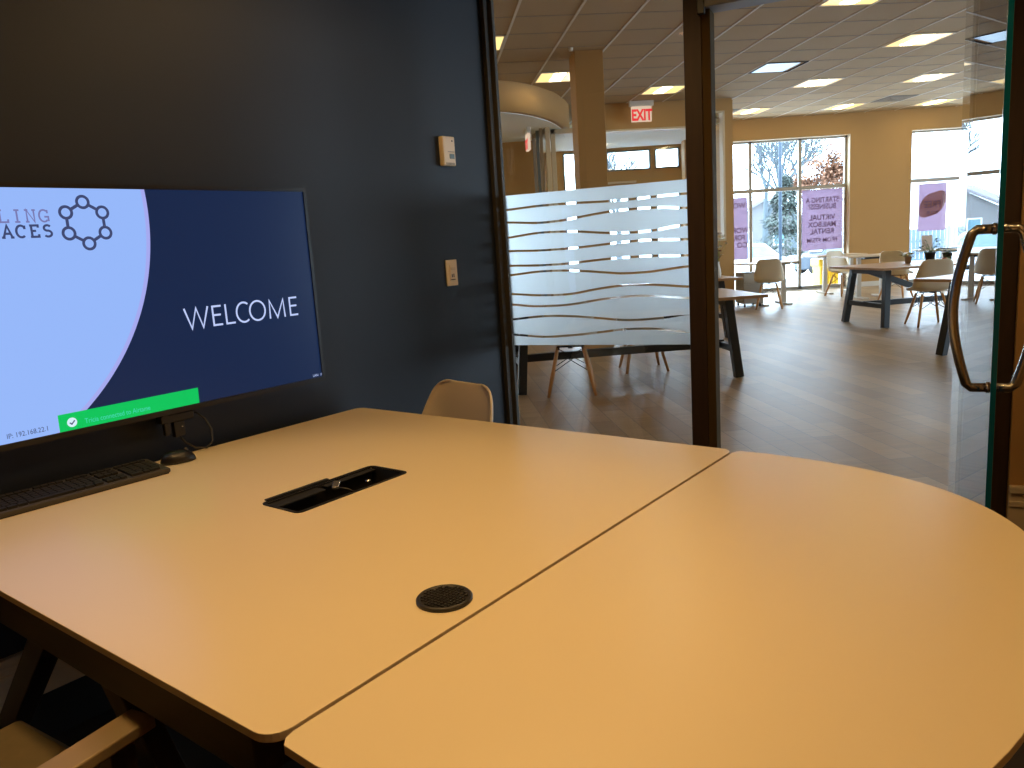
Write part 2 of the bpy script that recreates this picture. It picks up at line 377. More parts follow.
WAVES = [
[(0.016, 1.489), (0.189, 1.496), (0.346, 1.496), (0.534, 1.491), (0.67, 1.492), (0.785, 1.495), (0.896, 1.496)],
[(0.017, 1.431), (0.184, 1.418), (0.303, 1.421), (0.39, 1.43), (0.532, 1.444), (0.651, 1.448), (0.783, 1.445), (0.894, 1.434)],
[(0.006, 1.357), (0.181, 1.371), (0.3, 1.37), (0.387, 1.365), (0.528, 1.35), (0.647, 1.345), (0.754, 1.349), (0.824, 1.358), (0.893, 1.363)],
[(0.007, 1.295), (0.176, 1.289), (0.306, 1.29), (0.403, 1.293), (0.572, 1.303), (0.708, 1.307), (0.891, 1.3)],
[(0.007, 1.224), (0.172, 1.219), (0.302, 1.22), (0.399, 1.225), (0.532, 1.233), (0.706, 1.236), (0.89, 1.23)],
[(0.004, 1.177), (0.17, 1.189), (0.3, 1.189), (0.397, 1.183), (0.53, 1.169), (0.585, 1.164), (0.704, 1.165), (0.793, 1.173), (0.889, 1.182)],
[(0.014, 1.087), (0.163, 1.077), (0.324, 1.077), (0.47, 1.097), (0.583, 1.108), (0.675, 1.11), (0.791, 1.102), (0.891, 1.093)],
[(0.01, 1.036), (0.15, 1.024), (0.321, 1.027), (0.468, 1.046), (0.581, 1.056), (0.7, 1.058), (0.89, 1.043)],
[(0.021, 0.962), (0.167, 0.974), (0.318, 0.973), (0.464, 0.961), (0.605, 0.949), (0.742, 0.954), (0.884, 0.967)],
[(0.016, 0.887), (0.182, 0.875), (0.343, 0.882), (0.461, 0.893), (0.603, 0.907), (0.723, 0.907), (0.812, 0.897), (0.882, 0.888)]]
def interp(pts, x):
    if x <= pts[0][0]: return pts[0][1]
    if x >= pts[-1][0]: return pts[-1][1]
    for i in range(len(pts)-1):
        if pts[i][0] <= x <= pts[i+1][0]:
            x0, y0 = pts[i]; x1, y1 = pts[i+1]; t = (x-x0)/(x1-x0)
            ym = pts[i-1][1] if i else y0; yp = pts[i+2][1] if i+2 < len(pts) else y1
            xm = pts[i-1][0] if i else x0-(x1-x0); xp = pts[i+2][0] if i+2 < len(pts) else x1+(x1-x0)
            m0 = (y1-ym)/(x1-xm)*(x1-x0); m1 = (yp-y0)/(xp-x0)*(x1-x0)
            return (2*t**3-3*t*t+1)*y0+(t**3-2*t*t+t)*m0+(-2*t**3+3*t*t)*y1+(t**3-t*t)*m1
film = MB(); N = 60; xs = [.024+(.896-.024)*i/N for i in range(N+1)]
def edge(k, x, side):
    if k < 0: return 1.556
    if k >= 10: return .834
    g = .0052 if k != 9 or x < .86 else .0052*(.893-x)/.033
    if k == 8 and x > .8: g *= max(.15, (.893-x)/.093)
    return interp(WAVES[k], x) + side*g
for k in range(-1, 10):
    vs = [(x, .0062, edge(k, x, -1)) for x in xs]+[(x, .0062, edge(k+1, x, 1)) for x in xs]
    film.add(vs, [(i, i+1, N+2+i, N+1+i) for i in range(N)], 0)
tag(film.build('frosted_film', 'frost', None, (*P0, 0), ROT_W), 'pale blue frosted film with thin clear wavy lines stuck on the partition glass', 'window film')

# ---- the open glass door with bow handles
gd = R(23.6); hx, hy = 1.751, 3.034
door = thing('glass_door', 'frameless glass door standing open with green edge', 'door', (hx, hy, 0), R(180)-gd+R(90)-R(90))
# local: +y runs from hinge to the free edge after the rotation (points back towards bearing 180+gd)
door.rotation_euler = (0, 0, math.pi-gd)
MB().box(-.006, .006, .0, .884, .012, 2.19).build('glass_pane', 'door_glass', door)
MB().box(-.0075, .0075, .884, .900, .012, 2.19).build('glass_edge', 'gedge', door, bev=.001)['label'] = 'emerald green glass edge'
MB().box(-.015, .015, .0, .10, .0, .055).box(-.015, .015, .0, .10, 2.14, 2.195).build('pivot_fitting', 'bronze', door, bev=.002)
HZ0, HZ1 = .822, 1.285
def handle(side):
    pts = [(side*.006, .845, HZ0), (side*.050, .845, HZ0), (side*.064, .845, HZ0+.012)]
    for i in range(1, 12):
        t = i/12; pts.append((side*(.064+.040*math.sin(math.pi*t)), .845, HZ0+.012+(HZ1-HZ0-.024)*t))
    pts += [(side*.064, .845, HZ1-.012), (side*.050, .845, HZ1), (side*.006, .845, HZ1)]
    mb = MB().tube(pts, .014, 16)
    return mb
for sd in (-1, 1):
    h = handle(sd).build('handle', 'steel', door)
    for z in (HZ0, HZ1): MB().tube([(sd*.006, .845, z), (sd*.012, .845, z)], .017, 16).build('standoff_ring', 'steel', h)

# ------------------------------------------------------------------ lobby shell
# floor
YW = 16.2                                   # window wall
gx = lambda pts: pts
# floor in grid coordinates, cut by the window wall
b_ = MB(); b_.box(-8, 14, 0, YW-0, -.06, -.002); 
fo = struct(b_, 'floor_lobby_slab', 'floor')
fo.name = 'floor_lobby'
# rotate the plank pattern by rotating the object: rebuild as a large polygon in rotated coordinates
bpy.data.objects.remove(fo)
PB = R(BG_)                                  # plank bearing
def rot(pt, a): return (pt[0]*math.cos(a)-pt[1]*math.sin(a), pt[0]*math.sin(a)+pt[1]*math.cos(a))
poly = [(-8, .2), (14, .2), (14, YW+.1), (-8, YW+.1)]
b_ = MB(); b_.prism([rot(q, PB) for q in poly], -.14, -.052); struct(b_, 'floor_base', 'carpet', rz=-PB)
# visible lobby floor: beyond the glass wall line
g1 = ww(-7, -.02); g2 = ww(15.6, -.02)
poly = [g1, g2, (14.3, g2[1]), (14.3, YW+.1), (-8, YW+.1), (-8, g1[1])]
b_ = MB(); b_.prism([rot(q, PB) for q in poly], -.05, 0.0); struct(b_, 'floor_lobby', 'floor', rz=-PB)
# ceiling
b_ = MB(); poly = [g1, g2, (14.3, g2[1]), (14.3, YW+.1), (-8, YW+.1), (-8, g1[1])]
b_.prism(poly, CEIL, CEIL+.08); struct(b_, 'ceiling', 'ceil')
UG, VG, U0, V0 = .605, .63, 1.01, 7.94     # grid pitch and origin (across, along)
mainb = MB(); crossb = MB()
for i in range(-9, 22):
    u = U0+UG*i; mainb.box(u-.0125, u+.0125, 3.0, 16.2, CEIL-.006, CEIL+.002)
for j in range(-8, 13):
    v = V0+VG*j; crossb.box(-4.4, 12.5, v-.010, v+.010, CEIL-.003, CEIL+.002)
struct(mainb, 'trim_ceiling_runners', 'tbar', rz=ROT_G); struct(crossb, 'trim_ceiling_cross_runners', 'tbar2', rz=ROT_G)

# window wall (world axes), openings: window 1 and window 2
W1 = (4.05, 7.08); W2 = (8.31, 12.4); WZ0, WZ1 = .02, 3.06
b_ = MB(); T = .28
for x0, x1 in ((3.75, W1[0]), (W1[1], W2[0]), (W2[1], 14)): b_.box(x0, x1, YW, YW+T, 0, CEIL+.05)
for x0, x1 in (W1, W2): b_.box(x0, x1, YW, YW+T, WZ1, CEIL+.05); b_.box(x0, x1, YW, YW+T, -.06, WZ0)
struct(b_, 'wall_far', 'beige')
b_ = MB()
for x0, x1 in ((W1[1], W2[0]),): b_.box(x0, x1, YW-.014, YW, 0, .10)
struct(b_, 'baseboard_far', 'white_trim')
def window(n, x0, x1, xs, zmid):
    f = MB(); ya, yb = YW+.12, YW+.19; fw = .055
    f.box(x0, x0+fw, ya, yb, WZ0, WZ1).box(x1-fw, x1, ya, yb, WZ0, WZ1).box(x0, x1, ya, yb, WZ1-.05, WZ1).box(x0, x1, ya, yb, WZ0, WZ0+.06)
    f.box(x0, x1, ya-.01, yb+.01, zmid-.035, zmid+.035)
    for x in xs: f.box(x-.03, x+.03, ya, yb, WZ0, WZ1)
    o = struct(f, n, 'alum')
    g = MB().box(x0+.01, x1-.01, YW+.153, YW+.158, WZ0+.01, WZ1-.01).build('glass_pane', 'glass', o)
    rv = MB().box(x0, x0+.012, YW-.01, YW+.12, WZ0, WZ1).box(x1-.012, x1, YW-.01, YW+.12, WZ0, WZ1).box(x0, x1, YW-.01, YW+.12, WZ1-.012, WZ1).build('window_reveal', 'trim', o)
    sl = MB().box(x0, x1, YW-.02, YW+.12, WZ0-.02, WZ0).build('window_sill', 'white_trim', o)
window('window_1', *W1, (5.105, 6.115), 2.07)
window('window_2', *W2, (9.9, 11.2), 2.07)
# right and left lobby walls
b_ = MB(); 
for ya_, yb_ in ((-3, 3.2), (6.6, 8.4), (11.8, YW+.3)): b_.box(13.4, 13.6, ya_, yb_, 0, CEIL+.05)
for ya_, yb_ in ((3.2, 6.6), (8.4, 11.8)): b_.box(13.4, 13.6, ya_, yb_, 0, .05); b_.box(13.4, 13.6, ya_, yb_, 3.05, CEIL+.05)
struct(b_, 'wall_lobby_right', 'beige')
b_ = MB()
for ya_, yb_ in ((3.2, 6.6), (8.4, 11.8)):
    for y_ in (ya_, (ya_+yb_)/2-.03, yb_-.06): b_.box(13.44, 13.5, y_, y_+.06, .05, 3.05)
    for z_ in (.05, 2.04, 2.99): b_.box(13.44, 13.5, ya_, yb_, z_, z_+.06)
struct(b_, 'window_added_daylight', 'alum')  # unseen side windows, added to bring more daylight onto the frosted film
b_ = MB(); b_.box(-7.2, -7.0, 3, YW+3, 0, CEIL+.05); struct(b_, 'wall_lobby_left', 'beige')

# back wall of the lobby (grid aligned) with its long interior window and the tall narrow one
b_ = MB(); v0, v1 = 13.07, 13.19; OP = (2.95, 4.66, .62, 3.055); O2 = (4.80, 5.07, 1.15, 3.27)
b_.box(2.68, OP[0], v0, v1, 0, CEIL); b_.box(OP[0], OP[1], v0, v1, 0, OP[2]); b_.box(OP[0], OP[1], v0, v1, OP[3], CEIL)
b_.box(OP[1], O2[0], v0, v1, 0, CEIL); b_.box(O2[0], O2[1], v0, v1, 0, O2[2]); b_.box(O2[0], O2[1], v0, v1, O2[3], CEIL); b_.box(O2[1], 5.2, v0, v1, 0, CEIL)
b_.box(5.08, 5.2, v1, v1+.04, 0, CEIL)
struct(b_, 'wall_middle', 'beige', rz=ROT_G)
f = MB()
for (a, c, z0, z1) in (OP, O2):
    f.box(a, a+.035, v0-.02, v1+.02, z0, z1).box(c-.035, c, v0-.02, v1+.02, z0, z1).box(a, c, v0-.02, v1+.02, z1-.03, z1).box(a, c, v0-.02, v1+.02, z0, z0+.03)
wi = struct(f, 'window_3', 'trim', rz=ROT_G)
MB().box(OP[0], OP[1], v0+.05, v0+.06, OP[2], OP[3]).box(O2[0], O2[1], v0+.05, v0+.06, O2[2], O2[3]).build('glass_pane', 'glass', wi)
# room behind: far wall with bright high windows, ceiling
YB = 16.9; b_ = MB()
wins = [(-6.6, -3.4, .9, 3.1), (-3.1, -.2, .9, 3.1), (1.36, 1.76, 0.3, 3.11), (2.26, 3.19, 2.68, 3.09), (3.28, 3.80, 2.68, 3.09)]  # first two are unseen wide windows, added to brighten the office
low = [(2.26, 2.72), (2.86, 3.19), (3.28, 3.80)]
xs_ = [-7.0]; 
for a, c, z0, z1 in wins:
    b_.box(xs_[-1], a, YB, YB+.15, 0, 3.38); b_.box(a, c, YB, YB+.15, z1, 3.38); xs_.append(c)
    if z0 < 2: b_.box(a, c, YB, YB+.15, 0, z0)
    else:
        b_.box(a, c, YB, YB+.15, 0, .62); b_.box(a, c, YB, YB+.15, 2.20, z0)
b_.box(2.72, 2.86, YB, YB+.15, .62, 2.20)
wins += [(a, c, .62, 2.20) for a, c in low]
b_.box(3.80, 4.02, YB, YB+.15, 0, 3.38); b_.box(3.87, 3.97, 13.62, YB, 0, CEIL)
struct(b_, 'wall_office', 'beige')
b_ = MB(); b_.box(-7, 3.92, 13.9, YB+.15, 3.15, 3.21); struct(b_, 'ceiling_office', 'ceil2')
b_ = MB(); b_.box(-7, 4.02, YW+.1, YB+.15, -.05, 0); struct(b_, 'floor_office', 'floor')
f = MB()
for a, c, z0, z1 in wins:
    f.box(a, a+.03, YB-.02, YB+.05, z0, z1).box(c-.03, c, YB-.02, YB+.05, z0, z1).box(a, c, YB-.02, YB+.05, z1-.03, z1).box(a, c, YB-.02, YB+.05, z0, z0+.03)
wi = struct(f, 'window_4', 'alum_b')
g = MB()
for a, c, z0, z1 in wins: g.box(a, c, YB+.02, YB+.026, z0, z1)
g.build('glass_pane', 'glass', wi)
b_ = MB(); b_.box(2.26, 2.86, YB-.14, YB, 2.42, 2.46)
tag(b_.build('wall_shelf', 'trim'), 'short cream ledge on the far office wall under the high windows', 'shelf')

# column in the lobby
b_ = MB(); b_.box(1.865, 2.20, 9.38, 9.72, 0, CEIL); struct(b_, 'column', 'beige', rz=ROT_G, bev=.006)

# curved bulkhead with its soffit, and the curved office glazing underneath
curve = [(-6.9, 9.9), (-5.2, 9.86), (-3.6, 9.92), (-2.2, 10.05), (-1.1, 10.32), (-.4, 10.6), (.14, 10.93), (.38, 11.15), (.58, 11.42), (.76, 11.75), (.91, 12.08), (1.02, 12.42), (1.11, 12.75), (1.19, 13.12)]
def smooth(c, n=4):
    out = []
    for i in range(len(c)-1):
        p0 = c[max(i-1, 0)]; p1 = c[i]; p2 = c[i+1]; p3 = c[min(i+2, len(c)-1)]
        for k in range(n):
            t = k/n; out.append(tuple(.5*(2*p1[q]+(p2[q]-p0[q])*t+(2*p0[q]-5*p1[q]+4*p2[q]-p3[q])*t*t+(3*p1[q]-p0[q]-3*p2[q]+p3[q])*t**3) for q in (0, 1)))
    return out+[c[-1]]
cv = smooth(curve); SZ = 3.085
b_ = MB(); n = len(cv)
off = []
for i, q in enumerate(cv):
    a = cv[max(i-1, 0)]; c = cv[min(i+1, n-1)]; dx, dy = c[0]-a[0], c[1]-a[1]; L = math.hypot(dx, dy); off.append((q[0]-dy/L*.12, q[1]+dx/L*.12))
vs = [(x, y, z) for z in (SZ, CEIL) for x, y in cv]+[(x, y, z) for z in (SZ, CEIL) for x, y in off]
fs = []
for i in range(n-1):
    fs += [(i, i+1, n+i+1, n+i), (2*n+i+1, 2*n+i, 3*n+i, 3*n+i+1), (i+1, i, 2*n+i, 2*n+i+1)]
fs += [(0, n, 3*n, 2*n), (n-1, 3*n-1, 4*n-1, 2*n-1)]
b_.add(vs, fs, 0, True); struct(b_, 'wall_bulkhead', 'beige')
b_ = MB(); poly = [(x, y) for x, y in off]+[(1.19, 14.2), (-6.9, 14.2)]; b_.prism(poly, SZ-.012, SZ+.03); struct(b_, 'ceiling_soffit', 'ceil2')
b_ = MB(); b_.box(-1.6, .74, 14.2, 14.32, 0, SZ+.3); struct(b_, 'wall_corridor', 'beige')
# glazed office front under the soffit
op = thing('office_glazing', 'grey framed office glass front under the curved bulkhead', 'glass partition', (0, 0, 0))
def post(x, y, w_, m='alum', z1=SZ-.012): return MB().box(x-w_/2, x+w_/2, y-w_/2, y+w_/2, 0, z1).build('post', m, op, bev=.004)
pp = [(.70, 13.75), (.72, 13.2), (.76, 12.75), (.80, 12.95), (.865, 12.9)]
post(.615, 13.4, .05, 'alum'); post(.655, 13.0, .05, 'alum_b'); post(.70, 12.75, .05); post(.80, 12.70, .07, 'trim')
MB().bar((.615, 13.4, 3.03), (.80, 12.70, 3.03), .06, .08).build('head_rail', 'alum', op)
MB().bar((.615, 13.4, 1.0), (.80, 12.70, 1.0), .04, .06).build('middle_rail', 'alum', op)
MB().bar((.63, 13.35, 1.5), (.80, 12.72, 1.5), .008, 3.0).build('glass_pane', 'glass', op)
od = thing('office_door', 'tall office glass door with cream frame beside the beige column', 'door', (0, 0, 0))
MB().box(.86, .93, 12.86, 12.93, 0, 3.06).box(1.30, 1.36, 12.86, 12.93, 0, 3.06).box(.86, 1.36, 12.86, 12.93, 2.99, 3.06).build('door_frame', 'trim', od, bev=.004)
MB().box(.93, 1.30, 12.89, 12.90, 0.01, 2.99).build('glass_pane', 'glass', od)
MB().tube([(.97, 12.86, .9), (.97, 12.86, 1.3)], .012, 10).build('pull_handle', 'chrome', od)
# ------------------------------------------------------------------ lobby ceiling lights
def troffer(u, v, label, warm=True):
    i, j = u, v; cx, cy_ = U0+UG*(i+.5), V0+VG*(j+.5); x, y = gw(cy_, cx)
    t = thing('ceiling_light', label, 'ceiling light', (x, y, CEIL), ROT_G, 'lobby ceiling lights')
    a, c = UG/2-.012, VG/2-.012
    fr = MB().box(-a, -a+.02, -c, c, -.012, 0).box(a-.02, a, -c, c, -.012, 0).box(-a, a, -c, -c+.02, -.012, 0).box(-a, a, c-.02, c, -.012, 0)
    fr.build('frame', 'tbar' if warm else 'black_matte', t)
    if warm:
        # two curved lenses either side of a central basket
        MB().box(-a+.02, a-.02, -c+.02, c-.02, -.0065, -.004).build('diffuser', 'panel_warm', t)
        g = MB().box(-a+.20, .06, -c+.06, c-.06, -.012, -.0075).build('lamp_basket', 'panel_hot', t)
    else:
        MB().box(-a+.03, a-.09, -c+.03, c-.03, -.010, -.004).build('diffuser', 'panel_cool', t)
    return t
Ls = [((1, 4), 'warm ceiling light half hidden behind the beige column'),
      ((4, 6), 'warm ceiling light directly above the red exit sign'),
      ((5, -1), 'warm ceiling light cut by the top of the photo, above the doorway'),
      ((8, 2), 'large warm ceiling light nearest on the right side of the doorway view'),
      ((8, 6), 'warm ceiling light in the middle row, next beyond the bluish panel'),
      ((11, 6), 'warm ceiling light in the middle row, close to the door glass'),
      ((8, 10), 'warm ceiling light in the farthest row, beside the dark vent at the pier'),
      ((11, 10), 'warm ceiling light in the farthest row, above the wall between windows'),
      ((14, 10), 'warm ceiling light in the farthest row, above the right window'),
      ((-1, 1), 'warm ceiling light only a sliver shows at the glass partition left edge')]
for (u, v), lb in Ls: troffer(u, v, lb)
for u, v in ((14, 6), (11, 2), (14, 2), (-5, 2), (-5, -3), (1, -3), (8, -3), (17, 4), (17, 0)):
    troffer(u, v, 'warm square ceiling light further along the lobby ceiling rows')
troffer(6, 4, 'bluish white square ceiling panel with dark rim', False)
def vent(u, v, label):
    x, y = gw(V0+VG*(v+.5), U0+UG*(u+.5)); t = thing('ceiling_vent', label, 'air vent', (x, y, CEIL), ROT_G, 'lobby ceiling vents')
    MB().box(-.28, .28, -.29, .29, -.010, 0).build('backing', 'vent', t)
    for k in range(4):
        s_ = .06+.06*k; q = MB()
        q.box(-s_, s_, -s_, -s_+.02, -.016, -.010).box(-s_, s_, s_-.02, s_, -.016, -.010).box(-s_, -s_+.02, -s_, s_, -.016, -.010).box(s_-.02, s_, -s_, s_, -.016, -.010)
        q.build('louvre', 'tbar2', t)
vent(7, 10, 'square grey ceiling vent beside the far left warm light')
vent(12, 9, 'square grey ceiling vent between the two right rows of lights')
sm = thing('smoke_detector', 'small round white detector on the lobby ceiling near the column', 'smoke detector', (*gw(9.25, 1.80), CEIL))
MB().lathe([(0, -.035), (.018, -.035), (.025, -.02), (.03, 0)]).build('housing', 'white_trim', sm)

# exit signs
def exit_sign(loc, rz, label, s=1.0):
    t = thing('exit_sign', label, 'exit sign', loc, rz, 'red exit signs')
    MB().box(-.20*s, .20*s, -.03, .03, -.085, 0).build('canopy', 'white_trim', t, bev=.004)
    MB().box(-.165*s, .165*s, -.022, .022, -.325, -.085).build('housing', 'exit_face', t, bev=.004)
    T = Matrix.Translation((0, -.0228, -.300)) @ Matrix.Rotation(R(90), 4, 'X')
    me = text_mesh('lettering', 'EXIT', .235*s, 'exit_red', 'CENTER', .0006, .009, .70, T)
    link('lettering', me, t)
    return t
exit_sign((*gw(12.9, 3.62), CEIL-.005), ROT_G, 'red EXIT sign on the beige wall over the long interior window')
exit_sign((.475, 12.3, SZ-.06), R(-84), 'red EXIT sign seen edge on under the curved soffit', .8)

# ------------------------------------------------------------------ lamps of the meeting room, some of them added as fill
def downlight(al, ac, watts, label, spot=R(150)):
    x, y = mw(al, ac); t = thing('recessed_downlight', label, 'ceiling light', (x, y, RH), 0, 'meeting room downlights')
    MB().lathe([(.06, -.002), (.075, -.006), (.085, -.001), (.085, 0)]).build('trim_ring', 'white_trim', t)
    MB().lathe([(0, -.001), (.055, -.001), (.06, -.002)]).build('lamp_face', 'can', t)
    l = bpy.data.lights.new('downlight', 'SPOT'); l.energy = watts; l.color = (1, .62, .245); l.spot_size = spot; l.spot_blend = .4; l.shadow_soft_size = .07
    lo = bpy.data.objects.new('downlight_lamp', l); COL.objects.link(lo); lo.location = (x, y, RH-.02); lo.parent = None
downlight(.50, -.50, 52, 'recessed ceiling lamp over the near end of the table', R(108))
downlight(.62, -1.42, 46, 'added warm fill lamp above the keyboard end of the table', R(70))  # unseen lamp added to warm the left part of the table
downlight(1.3, -.35, 22, 'recessed ceiling lamp over the rounded table leaf')
downlight(1.85, -1.40, 46, 'recessed ceiling lamp near the wall screen')
downlight(-.45, -1.2, 2, 'added faint fill lamp above the tan armchair')  # unseen lamp added to lift the baseboard below the table
downlight(1.6, .75, 32, 'added fill lamp near the open glass door')  # unseen lamp added to brighten the beige wall beside the door
# daylight sampling portals in the window openings
for (x0, x1), n_ in ((W1, 1), (W2, 2)):
    l = bpy.data.lights.new('daylight_portal', 'AREA'); l.shape = 'RECTANGLE'; l.size = x1-x0; l.size_y = WZ1-WZ0
    l.cycles.is_portal = True
    lo = bpy.data.objects.new('daylight_portal', l); COL.objects.link(lo); lo.location = ((x0+x1)/2, YW+.27, (WZ0+WZ1)/2); lo.rotation_euler = (R(-90), 0, 0)
for ya_, yb_ in ((3.2, 6.6), (8.4, 11.8)):
    l = bpy.data.lights.new('daylight_portal', 'AREA'); l.shape = 'RECTANGLE'; l.size = 3.0; l.size_y = yb_-ya_; l.cycles.is_portal = True
    lo = bpy.data.objects.new('daylight_portal', l); COL.objects.link(lo); lo.location = (13.62, (ya_+yb_)/2, 1.55); lo.rotation_euler = (0, R(90), 0)
for x0, x1 in ((-6.6, -3.4), (-3.1, -.2), (1.36, 3.78)):
    l = bpy.data.lights.new('daylight_portal', 'AREA'); l.shape = 'RECTANGLE'; l.size = x1-x0; l.size_y = 2.6; l.cycles.is_portal = True
    lo = bpy.data.objects.new('daylight_portal', l); COL.objects.link(lo); lo.location = ((x0+x1)/2, YB+.2, 2.05); lo.rotation_euler = (R(-90), 0, 0)
# ------------------------------------------------------------------ conference table (square top) and the rounded leaf
TZ = .74
# local frame of the room objects: x = across, y = along (rotation ROT_M about the world origin)
tx0, tx1, ty0, ty1 = -2.315, -.8045, .492, 1.985
slot = rrect(-1.633, -1.491, 1.061, 1.419, .016, 4)
gc = (-.879, .897); ghole = [(gc[0]+.034*math.cos(2*math.pi*i/32), gc[1]+.034*math.sin(2*math.pi*i/32)) for i in range(32)]
tb = thing('conference_table', 'large cream square conference table with power slot, under the wall screen', 'table', (0, 0, 0), ROT_M)
plate('tabletop', rrect(tx0, tx1, ty0, ty1, .035), [slot, ghole], TZ-.013, TZ, ['laminate', 'lam_edge'], tb, bev=.003, side_mi=1)
def apron(x0, x1, y0, y1, par):
    return MB().box(x0, x1, y0, y1, .648, .7265).build('apron', 'frame_wood', par, bev=.003)
apron(tx0+.05, tx1-.06, ty0+.012, ty0+.055, tb); apron(tx0+.05, tx1-.06, ty1-.075, ty1-.03, tb)
apron(tx0+.05, tx0+.095, ty0+.055, ty1-.075, tb); apron(tx1-.105, tx1-.06, ty0+.055, ty1-.075, tb)
def leg(a, b, par, w_=.07, name='leg'): return MB().bar(a, b, w_, w_).build(name, 'frame_wood', par, bev=.004)
for y in (ty0+.085, ty1-.32):
    MB().bar((-1.615, y, .69), (-2.275, y, .03), .045, .058).build('leg', 'frame_wood', tb, bev=.003)
    MB().bar((-1.50, y, .69), (-.90, y, .03), .045, .058).build('leg', 'frame_wood', tb, bev=.003)

def d_outline():
    pts = [(-.786+.0, .492+.03)]; pts = []
    n = 60; W_, A_ = .760, .7465; cx, cyy = -.797, 1.2385; e = 2.6
    for i in range(n+1):
        th = -math.pi/2+math.pi*i/n; c, s = math.cos(th), math.sin(th)
        u = abs(c)**(2/e); v = abs(s)**(2/e)*(1 if s > 0 else -1)
        x = cx+W_*u; y = cyy+A_*v
        if x > cx+.012: pts.append((x, y))
    r_ = .030
    a = [(cx+r_-r_*math.sin(R(t)), ty0+r_-r_*math.cos(R(t))) for t in (90, 60, 30)]
    b = [(cx+r_-r_*math.sin(R(t)), ty1+.0-r_+r_*math.cos(R(t))) for t in (30, 60, 90)]
    pts = [q for q in pts if q[0] > cx+r_+.004]
    return a+pts+b
lf = thing('table_leaf', 'cream rounded end table pushed against the square table', 'table', (0, 0, 0), ROT_M)
plate('tabletop', d_outline(), [], TZ-.013, TZ, ['laminate', 'lam_edge'], lf, bev=.003, side_mi=1)
for y in (.78, 1.70):
    leg((-.62, y, .713), (-.66, y, 0), lf, .06)
leg((-.30, 1.24, .713), (-.26, 1.24, 0), lf, .06)
MB().box(-.70, -.26, 1.21, 1.27, .66, .713).box(-.70, -.60, .75, 1.73, .66, .713).build('apron', 'frame_wood', lf, bev=.003)

# power module in the slot
pm = thing('power_module', 'open black power slot recessed in the square table top', 'power outlet', loc_m(1.24, -1.562, TZ), ROT_M)
ring = plate('frame', rrect(-.0755, .0755, -.1835, .1835, .018, 5), [rrect(-.068, .069, -.176, .176, .012, 4)], .0003, .0022, ['black_matte'], pm)
t_ = MB(); x0, x1, y0, y1, d = -.0675, .0675, -.1755, .1755, -.085
t_.box(x0, x1, y0, y1, d-.004, d).box(x0-.003, x0, y0, y1, d, -.001).box(x1, x1+.003, y0, y1, d, -.001).box(x0, x1, y0-.003, y0, d, -.001).box(x0, x1, y1, y1+.003, d, -.001)
t_.build('tray', 'black_matte', pm)
MB().box(-.067, -.030, -.165, -.015, -.010, -.004).box(-.067, -.046, .0, .172, -.008, -.003).build('flap', 'black_matte', pm, bev=.002)
MB().box(-.083, -.070, -.165, .03, .0022, .0065).build('hinge_strip', 'black_matte', pm, bev=.002)
MB().box(-.06, -.02, -.14, .14, -.085, -.045).build('socket_block', 'black', pm, bev=.003)
MB().tube([(.035, .09, -.078), (.02, .06, -.040), (.0, .03, -.012), (-.018, .010, -.006)], .0028, 8).tube([(.05, .12, -.06), (.03, .09, -.03), (.045, .05, -.03), (.05, .0, -.07)], .0022, 8).build('cable', 'black', pm)
T = Matrix.Translation((-.022, .012, .000)) @ Matrix.Rotation(R(35), 4, 'Z') @ Matrix.Rotation(R(25), 4, 'X')
MB().box(-.009, .009, -.012, .014, -.004, .004, 0, T).build('cable_plug', 'chrome', pm, bev=.001)['label'] = 'pale metal cable plug'
MB().lathe([(0, .003), (.006, .003), (.008, 0)], (-.028, .125, -.020), 12).build('button', 'chrome', pm)

# grommet
gm = thing('cable_grommet', 'round dark perforated cable cap set in the table top', 'grommet', loc_m(gc[1], gc[0], TZ), ROT_M)
MB().lathe([(.032, -.012), (.032, .0004), (.0485, .0004), (.0485, .005), (.046, .0075), (.043, .0075), (.0415, .0055), (.0, .0055)], n=40).build('cap', 'grom', gm)
k_ = MB()
for i in range(-5, 6):
    for j in range(-5, 6):
        x, y = i*.0074, j*.0074
        if math.hypot(x, y) < .0395: k_.box(x-.0024, x+.0024, y-.0024, y+.0024, .0055, .0080)
k_.build('grip_studs', 'grom', gm)

# ------------------------------------------------------------------ wall screen
# local frame on the wall: x = along, y = out of the wall (towards the room), z = up
TVR = thing('wall_screen', 'large wall mounted black framed screen showing a WELCOME slide', 'television', (*mw(0, WAC), 0), R(90)+ROT_M)
# after this rotation local +x points along the wall, local +y points towards -across: mirror by using -y for the room side
sx1, sz0, sz1 = 1.8175, .8910, 1.5565; sx0 = sx1-(sz1-sz0)*16/9; FY = -.075
MB().box(sx0-.012, sx1+.012, FY+.003, FY+.040, sz0-.016, sz1+.012).build('case', 'black_matte', TVR, bev=.003)
MB().box(sx0+.2, sx1-.2, FY+.040, -.002, sz0+.12, sz1-.14).build('wall_bracket', 'black_matte', TVR)
bz = plate('bezel', [(sx0-.0125, sz0-.0165), (sx1+.0125, sz0-.0165), (sx1+.0125, sz1+.0125), (sx0-.0125, sz1+.0125)], [[(sx0, sz0), (sx1, sz0), (sx1, sz1), (sx0, sz1)]], 0, .010, ['black'], TVR)
bz.data.transform(Matrix(((1, 0, 0, 0), (0, 0, -1, FY+.004), (0, 1, 0, 0), (0, 0, 0, 1)))); 
scr = MB().box(sx0, sx1, FY-.0005, FY+.002, sz0, sz1).build('display', 'scr_navy', TVR)
def flat(mb, poly, y): 
    return mb.add([(a, y, c) for a, c in poly], [tuple(range(len(poly)))])
